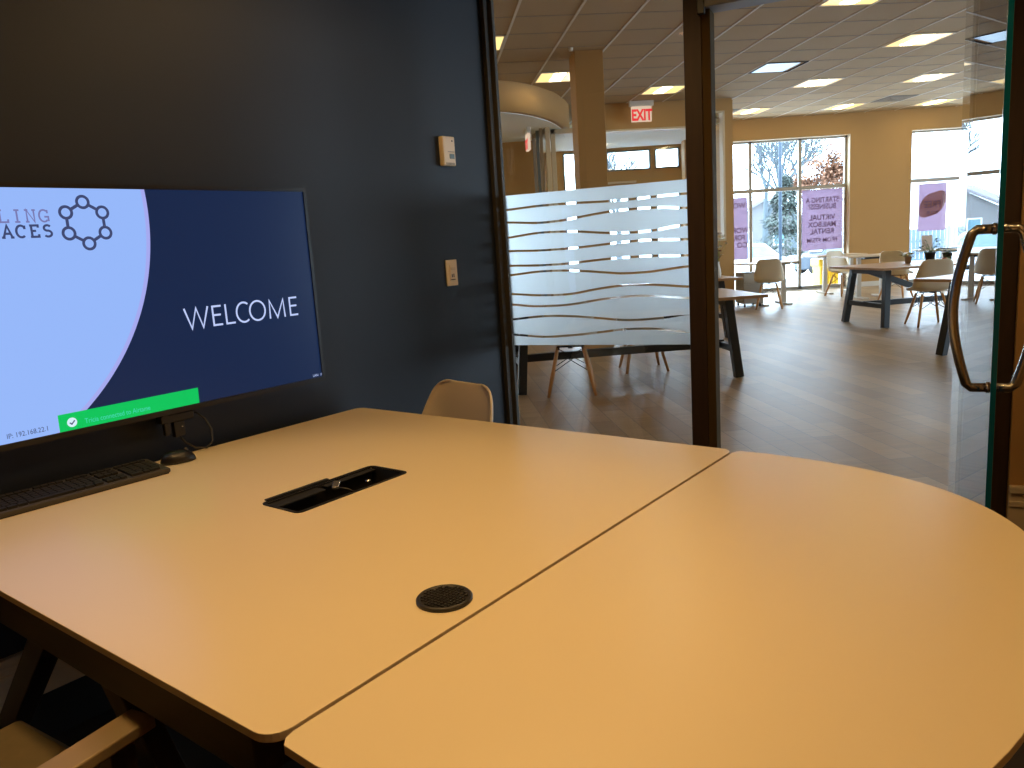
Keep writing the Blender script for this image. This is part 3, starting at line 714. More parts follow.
def ngon_strip(mb, pts, wd, y, closed=False):
    """flat stroked polyline on the screen with mitred joints"""
    P = [Vector((a, c)) for a, c in pts]; n = len(P); Lf, Rt = [], []
    for i in range(n):
        a = P[i-1] if (i or closed) else None; c = P[(i+1) % n] if (i < n-1 or closed) else None
        d1 = (P[i]-a).normalized() if a is not None else None; d2 = (c-P[i]).normalized() if c is not None else None
        d1 = d1 if d1 is not None else d2; d2 = d2 if d2 is not None else d1
        n1 = Vector((-d1.y, d1.x)); n2 = Vector((-d2.y, d2.x)); m = n1+n2
        m = n1 if m.length < .2 else m.normalized(); k = min(1/max(.3, m.dot(n1)), 2.2)
        Lf.append(P[i]+m*wd/2*k); Rt.append(P[i]-m*wd/2*k)
    vs = [(q.x, y, q.y) for q in Lf]+[(q.x, y, q.y) for q in Rt]
    mb.add(vs, [(i, (i+1) % n, n+(i+1) % n, n+i) for i in range(n if closed else n-1)])
ccx, ccz, cr = .518, 1.498, .724
def disc_poly(rad):
    a1 = math.asin(min(1, (sz1-ccz)/rad)); a0 = -math.acos((sx0-ccx)/rad) if False else -math.asin((ccz-sz0)/rad)
    pts = [(ccx+rad*math.cos(a1+(a0-a1)*i/60), ccz+rad*math.sin(a1+(a0-a1)*i/60)) for i in range(61)]
    return [(sx0, sz1)]+pts+[(sx0, sz0)]
flat(MB(), disc_poly(cr), FY-.0009).build('slide_rim', 'scr_rim', scr)
flat(MB(), disc_poly(cr-.012), FY-.0012).build('slide_circle', 'scr_blue', scr)
flat(MB(), [(.8985, sz0), (1.3225, sz0), (1.3238, .9402), (.8995, .9395)], FY-.0015).build('status_banner', 'scr_green', scr)
q = MB(); flat(q, [(.934+.0135*math.cos(2*math.pi*i/28), .9125+.0135*math.sin(2*math.pi*i/28)) for i in range(28)], FY-.0018); q.build('tick_disc', 'scr_tick', scr)
q = MB(); ngon_strip(q, [(.9275, .9125), (.9325, .9075), (.9415, .917)], .0035, FY-.0021); q.build('tick_mark', 'scr_slate', scr)
TT = Matrix(((1, 0, 0, 0), (0, 0, -1, 0), (0, 1, 0, 0), (0, 0, 0, 1)))
def scr_text(name, body, x, z, size, mat, align='LEFT', sx=1, off=0, sp=1):
    me = text_mesh(name, body, size, mat, align, 0, off, sx, Matrix.Translation((x, FY-.0020, z)) @ TT, sp); return link(name, me, scr)
scr_text('status_text', 'Tricia connected to Airtame', .968, .9015, .021, 'scr_faint', sx=.80)
scr_text('address_text', 'IP: 192.168.22.1', .7665, .9035, .0190, 'scr_slate', sx=.87)
scr_text('network_text', 'LAN  10', 1.776, .8955, .0135, 'scr_text', sx=.95)
def arcpts(cx, cz, rx, rz, a0, a1, n=20): return [(cx+rx*math.cos(R(a0+(a1-a0)*i/n)), cz+rz*math.sin(R(a0+(a1-a0)*i/n))) for i in range(n+1)]
# WELCOME in thin strokes
wl = MB(); b0, b1 = 1.1272, 1.1935; Y = FY-.0022; W_ = .0062
ngon_strip(wl, [(1.312, b1), (1.3325, b0+.001), (1.3525, b1-.002), (1.3715, b0+.001), (1.3935, b1)], W_, Y)
for x0_, x1_ in ((1.4095, 1.4405), (1.7095, 1.7405)):
    ngon_strip(wl, [(x1_, b1-.003), (x0_, b1-.003), (x0_, b0+.003), (x1_+.001, b0+.003)], W_, Y); ngon_strip(wl, [(x0_, (b0+b1)/2+.002), (x1_-.003, (b0+b1)/2+.002)], W_, Y)
ngon_strip(wl, [(1.4565, b1), (1.4565, b0+.003), (1.4885, b0+.003)], W_, Y)
ngon_strip(wl, arcpts(1.5235, (b0+b1)/2, .0275, .0325, 52, 308, 28), W_, Y)
ngon_strip(wl, arcpts(1.5765, (b0+b1)/2, .0300, .0325, 0, 345, 32), W_, Y, True)
ngon_strip(wl, [(1.6245, b0), (1.6265, b1-.004), (1.6545, b0+.002), (1.6825, b1-.004), (1.6855, b0)], W_, Y)
wl.build('welcome_lettering', 'scr_text', scr)
# slab serif words
def slab(mb, word, x_right, base, h, adv, wd):
    x = x_right-adv*len(word)+adv*.12
    for ch in word:
        g = adv*.76; s = adv*.13; Z = lambda t: base+t*h; X = lambda t: x+t*g
        S = lambda pts, c=False: ngon_strip(mb, [(X(a), Z(b)) for a, b in pts], wd, Y, c)
        F = lambda a, b, l=.28: S([(a-l/2, b), (a+l/2, b)])
        if ch == 'L': S([(.2, 0), (.2, 1)]); F(.2, .97, .4); S([(.02, .03), (.92, .03), (.92, .25)])
        elif ch == 'I': S([(.5, 0), (.5, 1)]); F(.5, .97, .5); F(.5, .03, .5)
        elif ch == 'N': S([(.15, 0), (.15, 1), (.85, 0), (.85, 1)]); F(.12, .97, .35); F(.15, .03, .35); F(.85, .97, .35)
        elif ch == 'G': ngon_strip(mb, [(X(.5)+.46*g*math.cos(R(a)), Z(.5)+.48*h*math.sin(R(a))) for a in range(50, 330, 14)], wd, Y); S([(.94, .05), (.94, .42), (.55, .42)]); S([(.88, .7), (.88, .98)])
        elif ch == 'A': S([(.08, 0), (.5, 1), (.92, 0)]); S([(.25, .34), (.75, .34)]); F(.08, .03, .34); F(.92, .03, .34)
        elif ch == 'C': ngon_strip(mb, [(X(.5)+.46*g*math.cos(R(a)), Z(.5)+.48*h*math.sin(R(a))) for a in range(45, 320, 14)], wd, Y); S([(.86, .68), (.86, .98)])
        elif ch == 'E': S([(.88, .78), (.88, .97), (.05, .97)]); S([(.22, .97), (.22, .03)]); S([(.05, .03), (.9, .03), (.9, .24)]); S([(.22, .52), (.66, .52)])
        elif ch == 'S': ngon_strip(mb, [(X(.5)+.34*g*math.cos(R(a)), Z(.74)+.23*h*math.sin(R(a))) for a in range(30, 260, 16)]+[(X(.5)+.38*g*math.cos(R(a)), Z(.27)+.25*h*math.sin(R(a))) for a in range(80, -150, -16)], wd, Y)
        elif ch == 'P': S([(.22, 0), (.22, .97)]); F(.22, .03, .42); ngon_strip(mb, [(X(.05), Z(.97)), (X(.5), Z(.97)), (X(.85), Z(.86)), (X(.9), Z(.68)), (X(.75), Z(.48)), (X(.22), Z(.45))], wd, Y)
        x += adv
ll = MB(); slab(ll, 'LING', .9650, 1.4665, .0325, .0330, .0046); ll.build('logo_word', 'scr_lilac', scr)
la = MB(); slab(la, 'SPACES', .9690, 1.4268, .0318, .0330, .0060); la.build('logo_word', 'scr_slate', scr)
# hexagon of rings
nodes = [(1.0557, 1.5195), (1.1061, 1.4904), (1.1067, 1.4337), (1.0572, 1.4050), (1.0068, 1.4343), (1.0066, 1.4912)]
hx_ = MB()
for i in range(6):
    a, c = Vector(nodes[i]), Vector(nodes[(i+1) % 6]); d = (c-a).normalized()
    ngon_strip(hx_, [tuple(a+d*.0165), tuple(c-d*.0165)], .0085, Y)
for a, c in nodes: ngon_strip(hx_, [(a+.0158*math.cos(R(t)), c+.0158*math.sin(R(t))) for t in range(0, 360, 12)], .0078, Y, True)
hx_.build('logo_hexagon', 'scr_slate', scr)
MB().box(1.20, 1.215, FY+.002, FY+.01, sz0-.022, sz0-.0165).build('indicator', 'black', TVR)

# media adapter hanging under the screen with its looping cable
ad = thing('media_adapter', 'small black media adapter and plugs hanging under the screen', 'media adapter', (*mw(1.25, WAC), 0), R(90)+ROT_M)
MB().box(-.055, .055, FY+.008, FY+.045, .845, .872).build('body', 'black', ad, bev=.004)
MB().box(-.015, .020, FY+.010, FY+.03, .795, .845).box(-.045, -.028, FY+.012, FY+.028, .806, .845).build('plug', 'black', ad, bev=.002)
MB().lathe([(0, .004), (.003, .003), (.004, 0)], (.008, FY+.006, .826), 10).build('status_lamp', 'chrome', ad)
pts = [(.003, FY+.018, .795), (.015, FY+.012, .772), (.035, FY-.01, .752), (.060, FY-.03, .748), (.084, FY-.03, .765), (.094, FY-.015, .80), (.088, FY+.005, .835), (.070, FY+.02, .858), (.04, FY+.025, .862)]
MB().tube(smooth3(pts) if 'smooth3' in globals() else pts, .0032, 8).build('cable', 'black', ad)

# keyboard
kb = thing('keyboard', 'black full size keyboard lying below the wall screen', 'keyboard', loc_m(.882, -2.214, TZ+.003), ROT_M+R(90)-R(1.5))
# local x = along the wall (after +90 deg the local x axis points along), local y = away from the room
KW, KD = .452, .142
T = Matrix.Rotation(R(4), 4, 'X')
MB().box(-KW/2, KW/2, -KD/2, KD/2, .004, .018, 0, T).build('body', 'key', kb, bev=.004)
keys = MB()
def krow(y, segs):
    for x0_, n_, w_ in segs:
        for i in range(n_): keys.box(x0_+i*w_+.0015, x0_+(i+1)*w_-.0015, y-.0075, y+.0075, .017, .0245, 0, T)
for rI, y in enumerate((-.052, -.034, -.016, .002, .020, .046)):
    if rI == 0: krow(y, [(-.215, 3, .024), (-.143, 1, .115), (-.028, 3, .024), (.052, 3, .0185), (.118, 1, .036), (.154, 1, .018), (.172, 1, .03)])
    elif rI == 5: krow(y, [(-.215, 1, .0185), (-.178, 4, .0185), (-.095, 4, .0185), (-.012, 3, .0185), (.052, 3, .0185), (.118, 4, .0225)])
    else: krow(y, [(-.215, 14, .0185), (.118, 4, .0225)] + ([(.052, 3, .0185)] if rI != 2 else []))
keys.build('keycaps', 'keycap', kb)
MB().box(-KW/2+.005, KW/2-.005, KD/2-.02, KD/2-.004, -.003, .008).box(-KW/2+.005, KW/2-.005, -KD/2+.002, -KD/2+.01, -.003, .005).build('foot', 'black', kb)
# mouse
ms = thing('computer_mouse', 'small black mouse beside the keyboard end', 'mouse', loc_m(1.184, -2.235, TZ), ROT_M+R(75))
vs, n1, n2 = [], 8, 20
mm = MB(); prof = []
for i in range(n1+1):
    ph = math.pi/2*i/n1
    for j in range(n2):
        th = 2*math.pi*j/n2; rx = .052*math.cos(ph)**.6; ry = .031*math.cos(ph)**.6
        vs.append((rx*math.cos(th), ry*math.sin(th)*(1+.08*math.cos(th)), .002+.034*math.sin(ph)*(1-.15*math.cos(th)*math.cos(ph))))
mm.add(vs, [(i*n2+j, i*n2+(j+1) % n2, (i+1)*n2+(j+1) % n2, (i+1)*n2+j) for i in range(n1) for j in range(n2)]+[tuple(range(n2))], 0, True)
mm.build('body', 'black', ms)
MB().tube([(.026, -.003, .033), (.026, .003, .033)], .007, 12).build('scroll_wheel', 'grom', ms)

# thermostat and switch plate on the dark wall
th = thing('thermostat', 'ivory thermostat with small green display on the dark wall', 'thermostat', (*mw(2.675, WAC), 1.747), R(90)+ROT_M)
MB().box(-.040, .040, -.026, -.0, -.064, .062).build('housing', 'ivory', th, bev=.005)
MB().box(-.0, .030, -.0275, -.026, -.033, -.013).build('display', 'lcd', th)
MB().box(-.008, .034, -.0268, -.0258, -.0045, -.0025).build('print_line', 'ink', th)
MB().box(.018, .024, -.0275, -.026, .040, .046).build('button', 'ink', th)
sl = MB()
for k in range(7): sl.box(-.024+.008*k, -.0205+.008*k, -.0266, -.0258, -.060, -.050)
sl.build('vent_slots', 'ink', th)
sw = thing('switch_plate', 'ivory occupancy sensor switch on the dark wall below the thermostat', 'light switch', (*mw(2.655, WAC), 1.217), R(90)+ROT_M)
MB().box(-.0355, .0355, -.007, 0, -.058, .058).build('plate', 'ivory', sw, bev=.002)
MB().box(-.018, .018, -.011, -.007, -.036, .036).build('switch_body', 'ivory', sw, bev=.0015)
MB().box(-.015, .015, -.016, -.011, .012, .026).build('sensor_lens', 'trim', sw, bev=.003)
MB().box(-.008, -.003, -.0118, -.011, -.020, -.006).box(.003, .008, -.0118, -.011, -.020, -.004).box(-.014, .014, -.0118, -.011, -.032, -.028).build('print_mark', 'ink', sw)

# ------------------------------------------------------------------ chairs
def shell_mesh(n=18):
    #      y      z    halfwidth curl
    st = [(.225, .418, .170, .000), (.215, .432, .195, .006), (.175, .440, .215, .020), (.10, .432, .228, .038), (.02, .424, .234, .055), (-.06, .424, .236, .070),
          (-.12, .436, .236, .082), (-.160, .462, .236, .092), (-.180, .505, .234, .092), (-.190, .56, .230, .082), (-.200, .62, .222, .066), (-.210, .68, .210, .050),
          (-.219, .73, .198, .038), (-.227, .772, .184, .030), (-.232, .800, .164, .022), (-.235, .816, .135, .016), (-.236, .822, .095, .012)]
    vs = []; m = len(st)
    for i, (y, z, hw, cu) in enumerate(st):
        a = st[max(i-1, 0)]; c = st[min(i+1, m-1)]; dy, dz = c[0]-a[0], c[1]-a[1]; L = math.hypot(dy, dz); ny, nz = -dz/L, dy/L
        if nz < 0 and i < 6: ny, nz = -ny, -nz
        # normal must point up on the seat and forwards on the back
        if i >= 6 and ny < 0: ny, nz = -ny, -nz
        for j in range(n+1):
            u = -1+2*j/n; k = abs(u)**2.6*cu
            vs.append((hw*math.sin(u*math.pi/2*.98)/math.sin(math.pi/2*.98), y+ny*k, z+nz*k))
    fs = [(i*(n+1)+j, i*(n+1)+j+1, (i+1)*(n+1)+j+1, (i+1)*(n+1)+j) for i in range(m-1) for j in range(n)]
    return MB().add(vs, fs, 0, True)
def make_chair(label, shellmat='shell'):
    t = thing('shell_chair', label, 'chair', (0, 0, 0), 0)
    s = shell_mesh().build('seat_shell', shellmat, t)
    so = s.modifiers.new('thickness', 'SOLIDIFY'); so.thickness = .009; so.offset = 0
    sb = s.modifiers.new('smooth', 'SUBSURF'); sb.levels = 1; sb.render_levels = 1
    feet = {}
    for sx in (-1, 1):
        for sy in (-1, 1):
            top = (sx*.115, sy*.095+.01, .395); ft = (sx*.205, (.205 if sy > 0 else -.215), .0)
            feet[(sx, sy)] = (Vector(top), Vector(ft))
            MB().tube([ft, tuple(Vector(ft).lerp(Vector(top), .4)), top], [.012, .0175, .0155], 10).build('leg', 'dowel', t)
    w_ = MB()
    P_ = lambda k, f: feet[k][1].lerp(feet[k][0], f)
    for a, c in (((-1, -1), (1, -1)), ((-1, 1), (1, 1)), ((-1, -1), (-1, 1)), ((1, -1), (1, 1))):
        w_.tube([P_(a, .96), P_(c, .52)], .0038, 6); w_.tube([P_(c, .96), P_(a, .52)], .0038, 6)
    for k, (tp, ft) in feet.items():
        w_.tube([tp+Vector((0, 0, -.03)), tp+Vector((-.02*k[0], -.01*k[1], .028))], .006, 6)
    w_.box(-.12, .12, -.02, .02, .405, .415).box(-.02, .02, -.10, .11, .405, .415)
    w_.build('wire_brace', 'wire', t)
    return t
ch = make_chair('white plastic shell chair at the far end of the cream conference table', 'shell_w')
x, y = mw(1.972, -1.99); ch.location = (x, y, 0); ch.rotation_euler = (0, 0, ROT_M+R(180)-R(11))
def chair_at(x, y, rz, label):
    c = copy_tree(ch, (x, y, 0), rz, label); c['group'] = 'white shell chairs in the lobby'
    for k in COL.objects:
        if k.parent == c and k.name.startswith('seat_shell'):
            k.data = lobby_shell
    return c
lobby_shell = shell_mesh().mesh('lobby_seat_shell', 'shell')
CA = chair_at(*gw(6.735, 1.185), ROT_G+R(180)+R(0), 'shell chair nearest behind the frosted film, its wooden legs under the film edge')
CA.rotation_euler.z = R(-6)
CBc = chair_at(*gw(7.60, 2.07), ROT_G+R(180)-R(4), 'shell chair farther behind the frosted film, beside the white pedestal base')
C3 = chair_at(4.37, 13.02, R(-20), 'white shell chair pulled up to the pale desk in front of the left window')
C4 = chair_at(5.26, 9.72, ROT_G+R(-12), 'white shell chair at the near side of the oak table carrying the plant pots')
C5 = chair_at(6.50, 13.05, R(-48), 'white shell chair behind the oak table at the desk by the beige wall')
C6 = chair_at(6.22, 14.50, R(200), 'white shell chair standing behind the desk in front of the yellow bin')

# square tan armchair in the lower left corner
ac = thing('armchair', 'tan square armchair partly under the near left table edge', 'armchair', loc_m(.29, -1.43, 0), ROT_M+R(5))
# local: +y = forward (towards the table)
MB().box(-.235, .215, -.25, .225, .385, .465).build('seat_cushion', 'tan', ac, bev=.012)
for sx in (-1, 1):
    x0_ = .225 if sx > 0 else -.30
    MB().bar((x0_+.029+.045*sx, -.27, .622), (x0_+.029, .205, .622), .056, .020).build('armrest', 'tan_l', ac, bev=.003)
    MB().box(x0_+.008, x0_+.048, .135, .175, .0, .605).build('leg', 'frame_wood', ac, bev=.003); MB().box(x0_+.008, x0_+.048, -.26, -.22, .0, .605).build('leg', 'frame_wood', ac, bev=.003)
MB().box(-.245, .235, -.29, -.23, .50, .82).build('backrest', 'tan', ac, bev=.012)
MB().box(-.245, .235, .14, .17, .34, .385).box(-.245, .235, -.26, -.23, .34, .50).build('seat_frame', 'frame_wood', ac)

# ------------------------------------------------------------------ lobby tables
def oak_table(label, cx, cv, L, D, legx0, legx1, rz=0, brace=True):
    """cx, cv: grid coordinates (across, along) of the top's centre; legs at legx0 / legx1 measured from the centre"""
    t = thing('oak_table', label, 'table', (*gw(cv, cx), 0), ROT_G+rz, 'oak tables with black legs')
    MB().box(-L/2, L/2, -D/2, D/2, .722, .75).build('tabletop', 'oak', t, bev=.003)
    for lx, s in ((legx0, -1), (legx1, 1)):
        for sy in (-1, 1):
            MB().bar((lx-s*.065, sy*(D*.5-.25), .700), (lx, sy*(D*.5-.17), 0), .075, .075).build('leg', 'blackleg', t, bev=.003)
        MB().box(lx-s*.065-.036, lx-s*.065+.036, -(D*.5-.22), D*.5-.22, .655, .722).build('top_rail', 'blackleg', t, bev=.003)
        MB().box(lx-s*.03-.03, lx-s*.03+.03, -(D*.5-.19), D*.5-.19, .235, .295).build('crossbar', 'blackleg', t, bev=.003)
    MB().box(legx0, legx1, -.035, .035, .235, .305).build('stretcher', 'blackleg', t, bev=.003)
    if brace:
        for lx, s in ((legx0, 1), (legx1, -1)):
            MB().bar((lx+s*.06, 0, .69), (lx+s*.82, 0, .40), .05, .075).build('brace', 'blackleg', t, bev=.003)
    return t
oak_table('oak table nearest behind the frosted film, its right end past the dark post', 1.62, 7.175, 2.66, 1.10, -.88, 1.12, brace=False)
oak_table('oak table with plant pots in the middle of the lobby', 6.49, 9.68, 2.08, 1.22, -.90, .86, R(2.5))
t3 = oak_table('oak table cut off by the door handle, only its left leg in view', 5.0, 7.0, 2.0, 1.15, -.80, .80, brace=False)
# turned on the plan: its long edge runs towards bearing 155, its far left corner at (3.95, 7.60)
b1, b2 = R(155), R(65); t3.location = (3.95+math.sin(b1)*1.0+math.sin(b2)*.575, 7.60+math.cos(b1)*1.0+math.cos(b2)*.575, 0); t3.rotation_euler = (0, 0, R(90)-b1)
oak_table('oak table end showing between the dark post and the desk, behind the nearest one', 3.05, 9.82, 1.50, 1.15, -.45, .62, brace=False)

def desk(label, x0, x1, y0, y1, z, legs, cat='desk', cab=False):
    t = thing('standing_desk', label, 'desk', ((x0+x1)/2, (y0+y1)/2, 0), 0, 'pale height adjustable desks'); cx, cyy = (x0+x1)/2, (y0+y1)/2
    MB().box(x0-cx, x1-cx, y0-cyy, y1-cyy, z-.025, z).build('desktop', 'desk', t, bev=.003)
    for lx in legs:
        lx -= cx
        MB().box(lx-.036, lx+.036, -.04, .04, .03, z-.30).box(lx-.030, lx+.030, -.032, .032, z-.31, z-.045).build('leg', 'deskleg', t, bev=.004)
        MB().box(lx-.04, lx+.04, -(y1-y0)/2+.0, (y1-y0)/2-.0, 0, .030).build('foot', 'deskleg', t, bev=.005)
        MB().box(lx-.025, lx+.025, -(y1-y0)/2+.05, (y1-y0)/2-.05, z-.05, z-.025).build('top_bracket', 'black', t)
    MB().box(legs[0]-cx, legs[-1]-cx+.001, -.03, .03, z-.075, z-.03).build('crossbeam', 'black', t) if len(legs) > 1 else None
    MB().box(legs[-1]-cx+.05, legs[-1]-cx+.16, -(y1-y0)/2+.02, -(y1-y0)/2+.07, z-.045, z-.026).build('control_switch', 'black', t)
    return t
desk('pale desk in front of the left window with the grey leg right of a chair', 4.06, 4.97, 13.32, 13.98, .735, (4.43, 4.83))
desk('pale desk in front of the yellow bin, nearest the right frame of the left window', 5.90, 6.85, 14.85, 15.5, .73, (6.17, 6.68))
desk('pale desk along the beige wall between the windows', 5.86, 6.98, 13.45, 14.12, .745, (6.20, 6.62))
desk('white topped desk in front of the right window behind the plant pots', 7.55, 9.3, 13.9, 14.6, .75, (7.95, 9.0))
cb = thing('pedestal_cabinet', 'low grey cabinet on casters under the left window desk', 'cabinet', (4.215, 13.62, 0), 0)
MB().box(-.165, .165, -.24, .24, .06, .58).build('body', 'cabinet', cb, bev=.004)
for k in range(3): MB().box(-.16, .16, -.255, -.24, .07+.17*k, .225+.17*k).build('drawer', 'cabinet', cb, bev=.003)
for sx in (-1, 1):
    for sy in (-1, 1): MB().tube([(sx*.13-.01, sy*.19, .028), (sx*.13+.01, sy*.19, .028)], .028, 12).build('caster', 'black', cb)
st = thing('pedestal_stool', 'stool with round white base behind the frosted film', 'stool', (*gw(8.98, 2.24), 0))
MB().lathe([(0, 0), (.135, 0), (.13, .012), (.03, .03), (.022, .05)], n=28).build('base', 'white_trim', st)
MB().tube([(0, 0, .04), (0, 0, .42)], .018, 12).build('column', 'chrome', st)
MB().lathe([(0, .42), (.14, .42), (.155, .44), (.15, .47), (0, .475)], n=28).build('seat', 'white_trim', st)

# things on the oak table and the desks
def leaf(mb, base, d, L, w_, mi=0):
    base = Vector(base); d = Vector(d).normalized(); s = d.cross(Vector((0, 0, 1)))
    s = s.normalized() if s.length > .05 else Vector((1, 0, 0)); up_ = s.cross(d)
    P_ = [base, base+d*L*.45+s*w_*.5+up_*L*.10, base+d*L*.45-s*w_*.5+up_*L*.10, base+d*L+up_*L*-.06]
    mid = base+d*L*.5+up_*L*.04
    mb.add([P_[0], P_[1], P_[3], P_[2], mid], [(0, 4, 1), (1, 4, 2), (2, 4, 3), (3, 4, 0)], mi, True)
def pot_plant(x, y, z, s, label, pot='pot', lm='leaf', n=16, hgt=.12, group='pot plants on the oak table'):
    t = thing('potted_plant', label, 'potted plant', (x, y, z), 0, group)
    MB().lathe([(0, 0), (.040*s, 0), (.055*s, .10*s), (.059*s, .10*s), (.059*s, .115*s), (.050*s, .115*s), (.046*s, .09*s), (0, .09*s)], n=20).build('pot', pot, t)
    f = MB(); stm = MB()
    for i in range(n):
        a = random.random()*6.283; el = random.uniform(.2, 1.2); L = random.uniform(.6, 1.1)*hgt
        tip = (math.cos(a)*math.cos(el)*L*.8, math.sin(a)*math.cos(el)*L*.8, .09*s+L*math.sin(el))
        stm.tube([(0, 0, .085*s), (tip[0]*.5, tip[1]*.5, (tip[2]+.09*s)*.55), tip], .0022, 5)
        leaf(f, tip, (math.cos(a), math.sin(a), random.uniform(-.3, .4)), random.uniform(.055, .095), .055)
    stm.build('stems', lm, t); f.build('foliage', lm, t); return t
pot_plant(5.46, 10.10, .75, 1.15, 'dark pot with a leaning leafy plant on the oak table', n=36, hgt=.20)
pot_plant(5.64, 10.02, .75, 1.0, 'smaller dark pot with short leaves at the right of the leafy plant', n=12, hgt=.06)
pot_plant(5.27, 10.28, .75, .8, 'yellow green plant in a pale pot at the left of the dark pots', pot='card', lm='leaf2', n=20, hgt=.08)
pot_plant(5.54, 9.90, .75, .55, 'small coral coloured pot in front of the dark pots', pot='redlabel', n=7, hgt=.05)
lp = thing('laptop', 'closed black laptop on the white topped desk by the right window', 'laptop', (8.02, 14.15, .75), R(8))
MB().box(-.17, .17, -.12, .12, 0, .012).build('base', 'black', lp, bev=.003); MB().box(-.17, .17, -.12, .12, .013, .022).build('lid', 'black', lp, bev=.003)
cs = thing('card_stand', 'blank beige card standing on the desk in front of the right window', 'card', (7.62, 14.2, .75), R(-8))
MB().box(-.09, .09, -.004, .004, .012, .26, 0, Matrix.Rotation(R(-8), 4, 'X')).build('card', 'card', cs); MB().box(-.09, .09, -.03, .04, 0, .012).build('foot', 'card', cs)
fv = thing('flower_vase', 'vase of dried cream and red flowers next to the dark post', 'vase', (2.62, 9.72, .75), 0)
MB().lathe([(0, 0), (.035, 0), (.05, .05), (.035, .14), (.025, .18), (.03, .20)], n=20).build('vase', 'white_trim', fv)
f = MB(); g = MB()
for i in range(46):
    a = random.random()*6.283; rr_ = random.uniform(.01, .11); z = random.uniform(.24, .56); x_, y_ = rr_*math.cos(a), rr_*math.sin(a)
    g.tube([(0, 0, .15), (x_*.5, y_*.5, z*.6+.05), (x_, y_, z)], .002, 4)
    for k in range(5): leaf(f, (x_, y_, z), (math.cos(a+k*1.3), math.sin(a+k*1.3), random.uniform(-.2, .8)), .035, .03, 0 if i % 3 else 1)
g.build('stems', 'leaf2', fv); f.build('blossoms', ['petal', 'redpetal'], fv)
# ------------------------------------------------------------------ purple vinyl signs on the window glass (read from outside)
def vinyl(x0, x1, z0, z1, lines, label, patch=False):
    t = thing('window_sign', label, 'sign', ((x0+x1)/2, YW+.165, 0), 0, 'purple signs stuck on the windows'); w2 = (x1-x0)/2
    MB().box(-w2, w2, 0, .001, z0, z1).build('vinyl', 'purple', t)
    if patch:
        zc = (z0+z1)/2+.06; q = MB(); P_ = []
        for i in range(40):
            a = 2*math.pi*i/40; c, s = math.cos(a), math.sin(a)
            P_.append((w2*.93*abs(c)**.7*(1 if c > 0 else -1), zc+.12*c+.23*abs(s)**.8*(1 if s > 0 else -1)))
        q.add([(a, -.0015, c) for a, c in P_], [tuple(range(40))]); q.build('print_patch', 'vinylpatch', t)
    for body, zc, size, sx, ox in lines:
        # the lettering faces the street, so it reads mirrored from indoors
        T = Matrix.Translation((ox, -.003, zc)) @ TT
        link('lettering', text_mesh('lettering', body, size, 'vinyltext', 'CENTER', 0, .004, sx, T, 1.0, True), t)
    return t
vinyl(6.17, 7.01, .80, 2.02, [('STARTING A', 1.76, .15, .80, .0), ('BUSINESS?', 1.63, .15, .85, 0), ('VIRTUAL', 1.41, .15, .9, 0), ('MAILBOX', 1.27, .15, .9, 0), ('RENTAL', 1.13, .15, .9, 0), ('FROM $75/M', .96, .12, .95, 0)],
      'purple window sign with VIRTUAL MAILBOX RENTAL seen mirrored')
vinyl(4.22, 5.05, .70, 1.96, [('WORK?', 1.75, .15, .9, .14), ('WORK', 1.25, .15, .95, .22), ('FOR YOU', 1.10, .15, .8, .10), ('CO', .95, .15, .95, .30)],
      'narrow strip of purple window sign beside the pier')
vinyl(8.57, 9.15, 1.05, 2.0, [('FREE', 1.52, .19, .9, 0), ('TOUR', 1.38, .10, .9, 0)], 'purple sign with a brown orange patch on the right window', True)

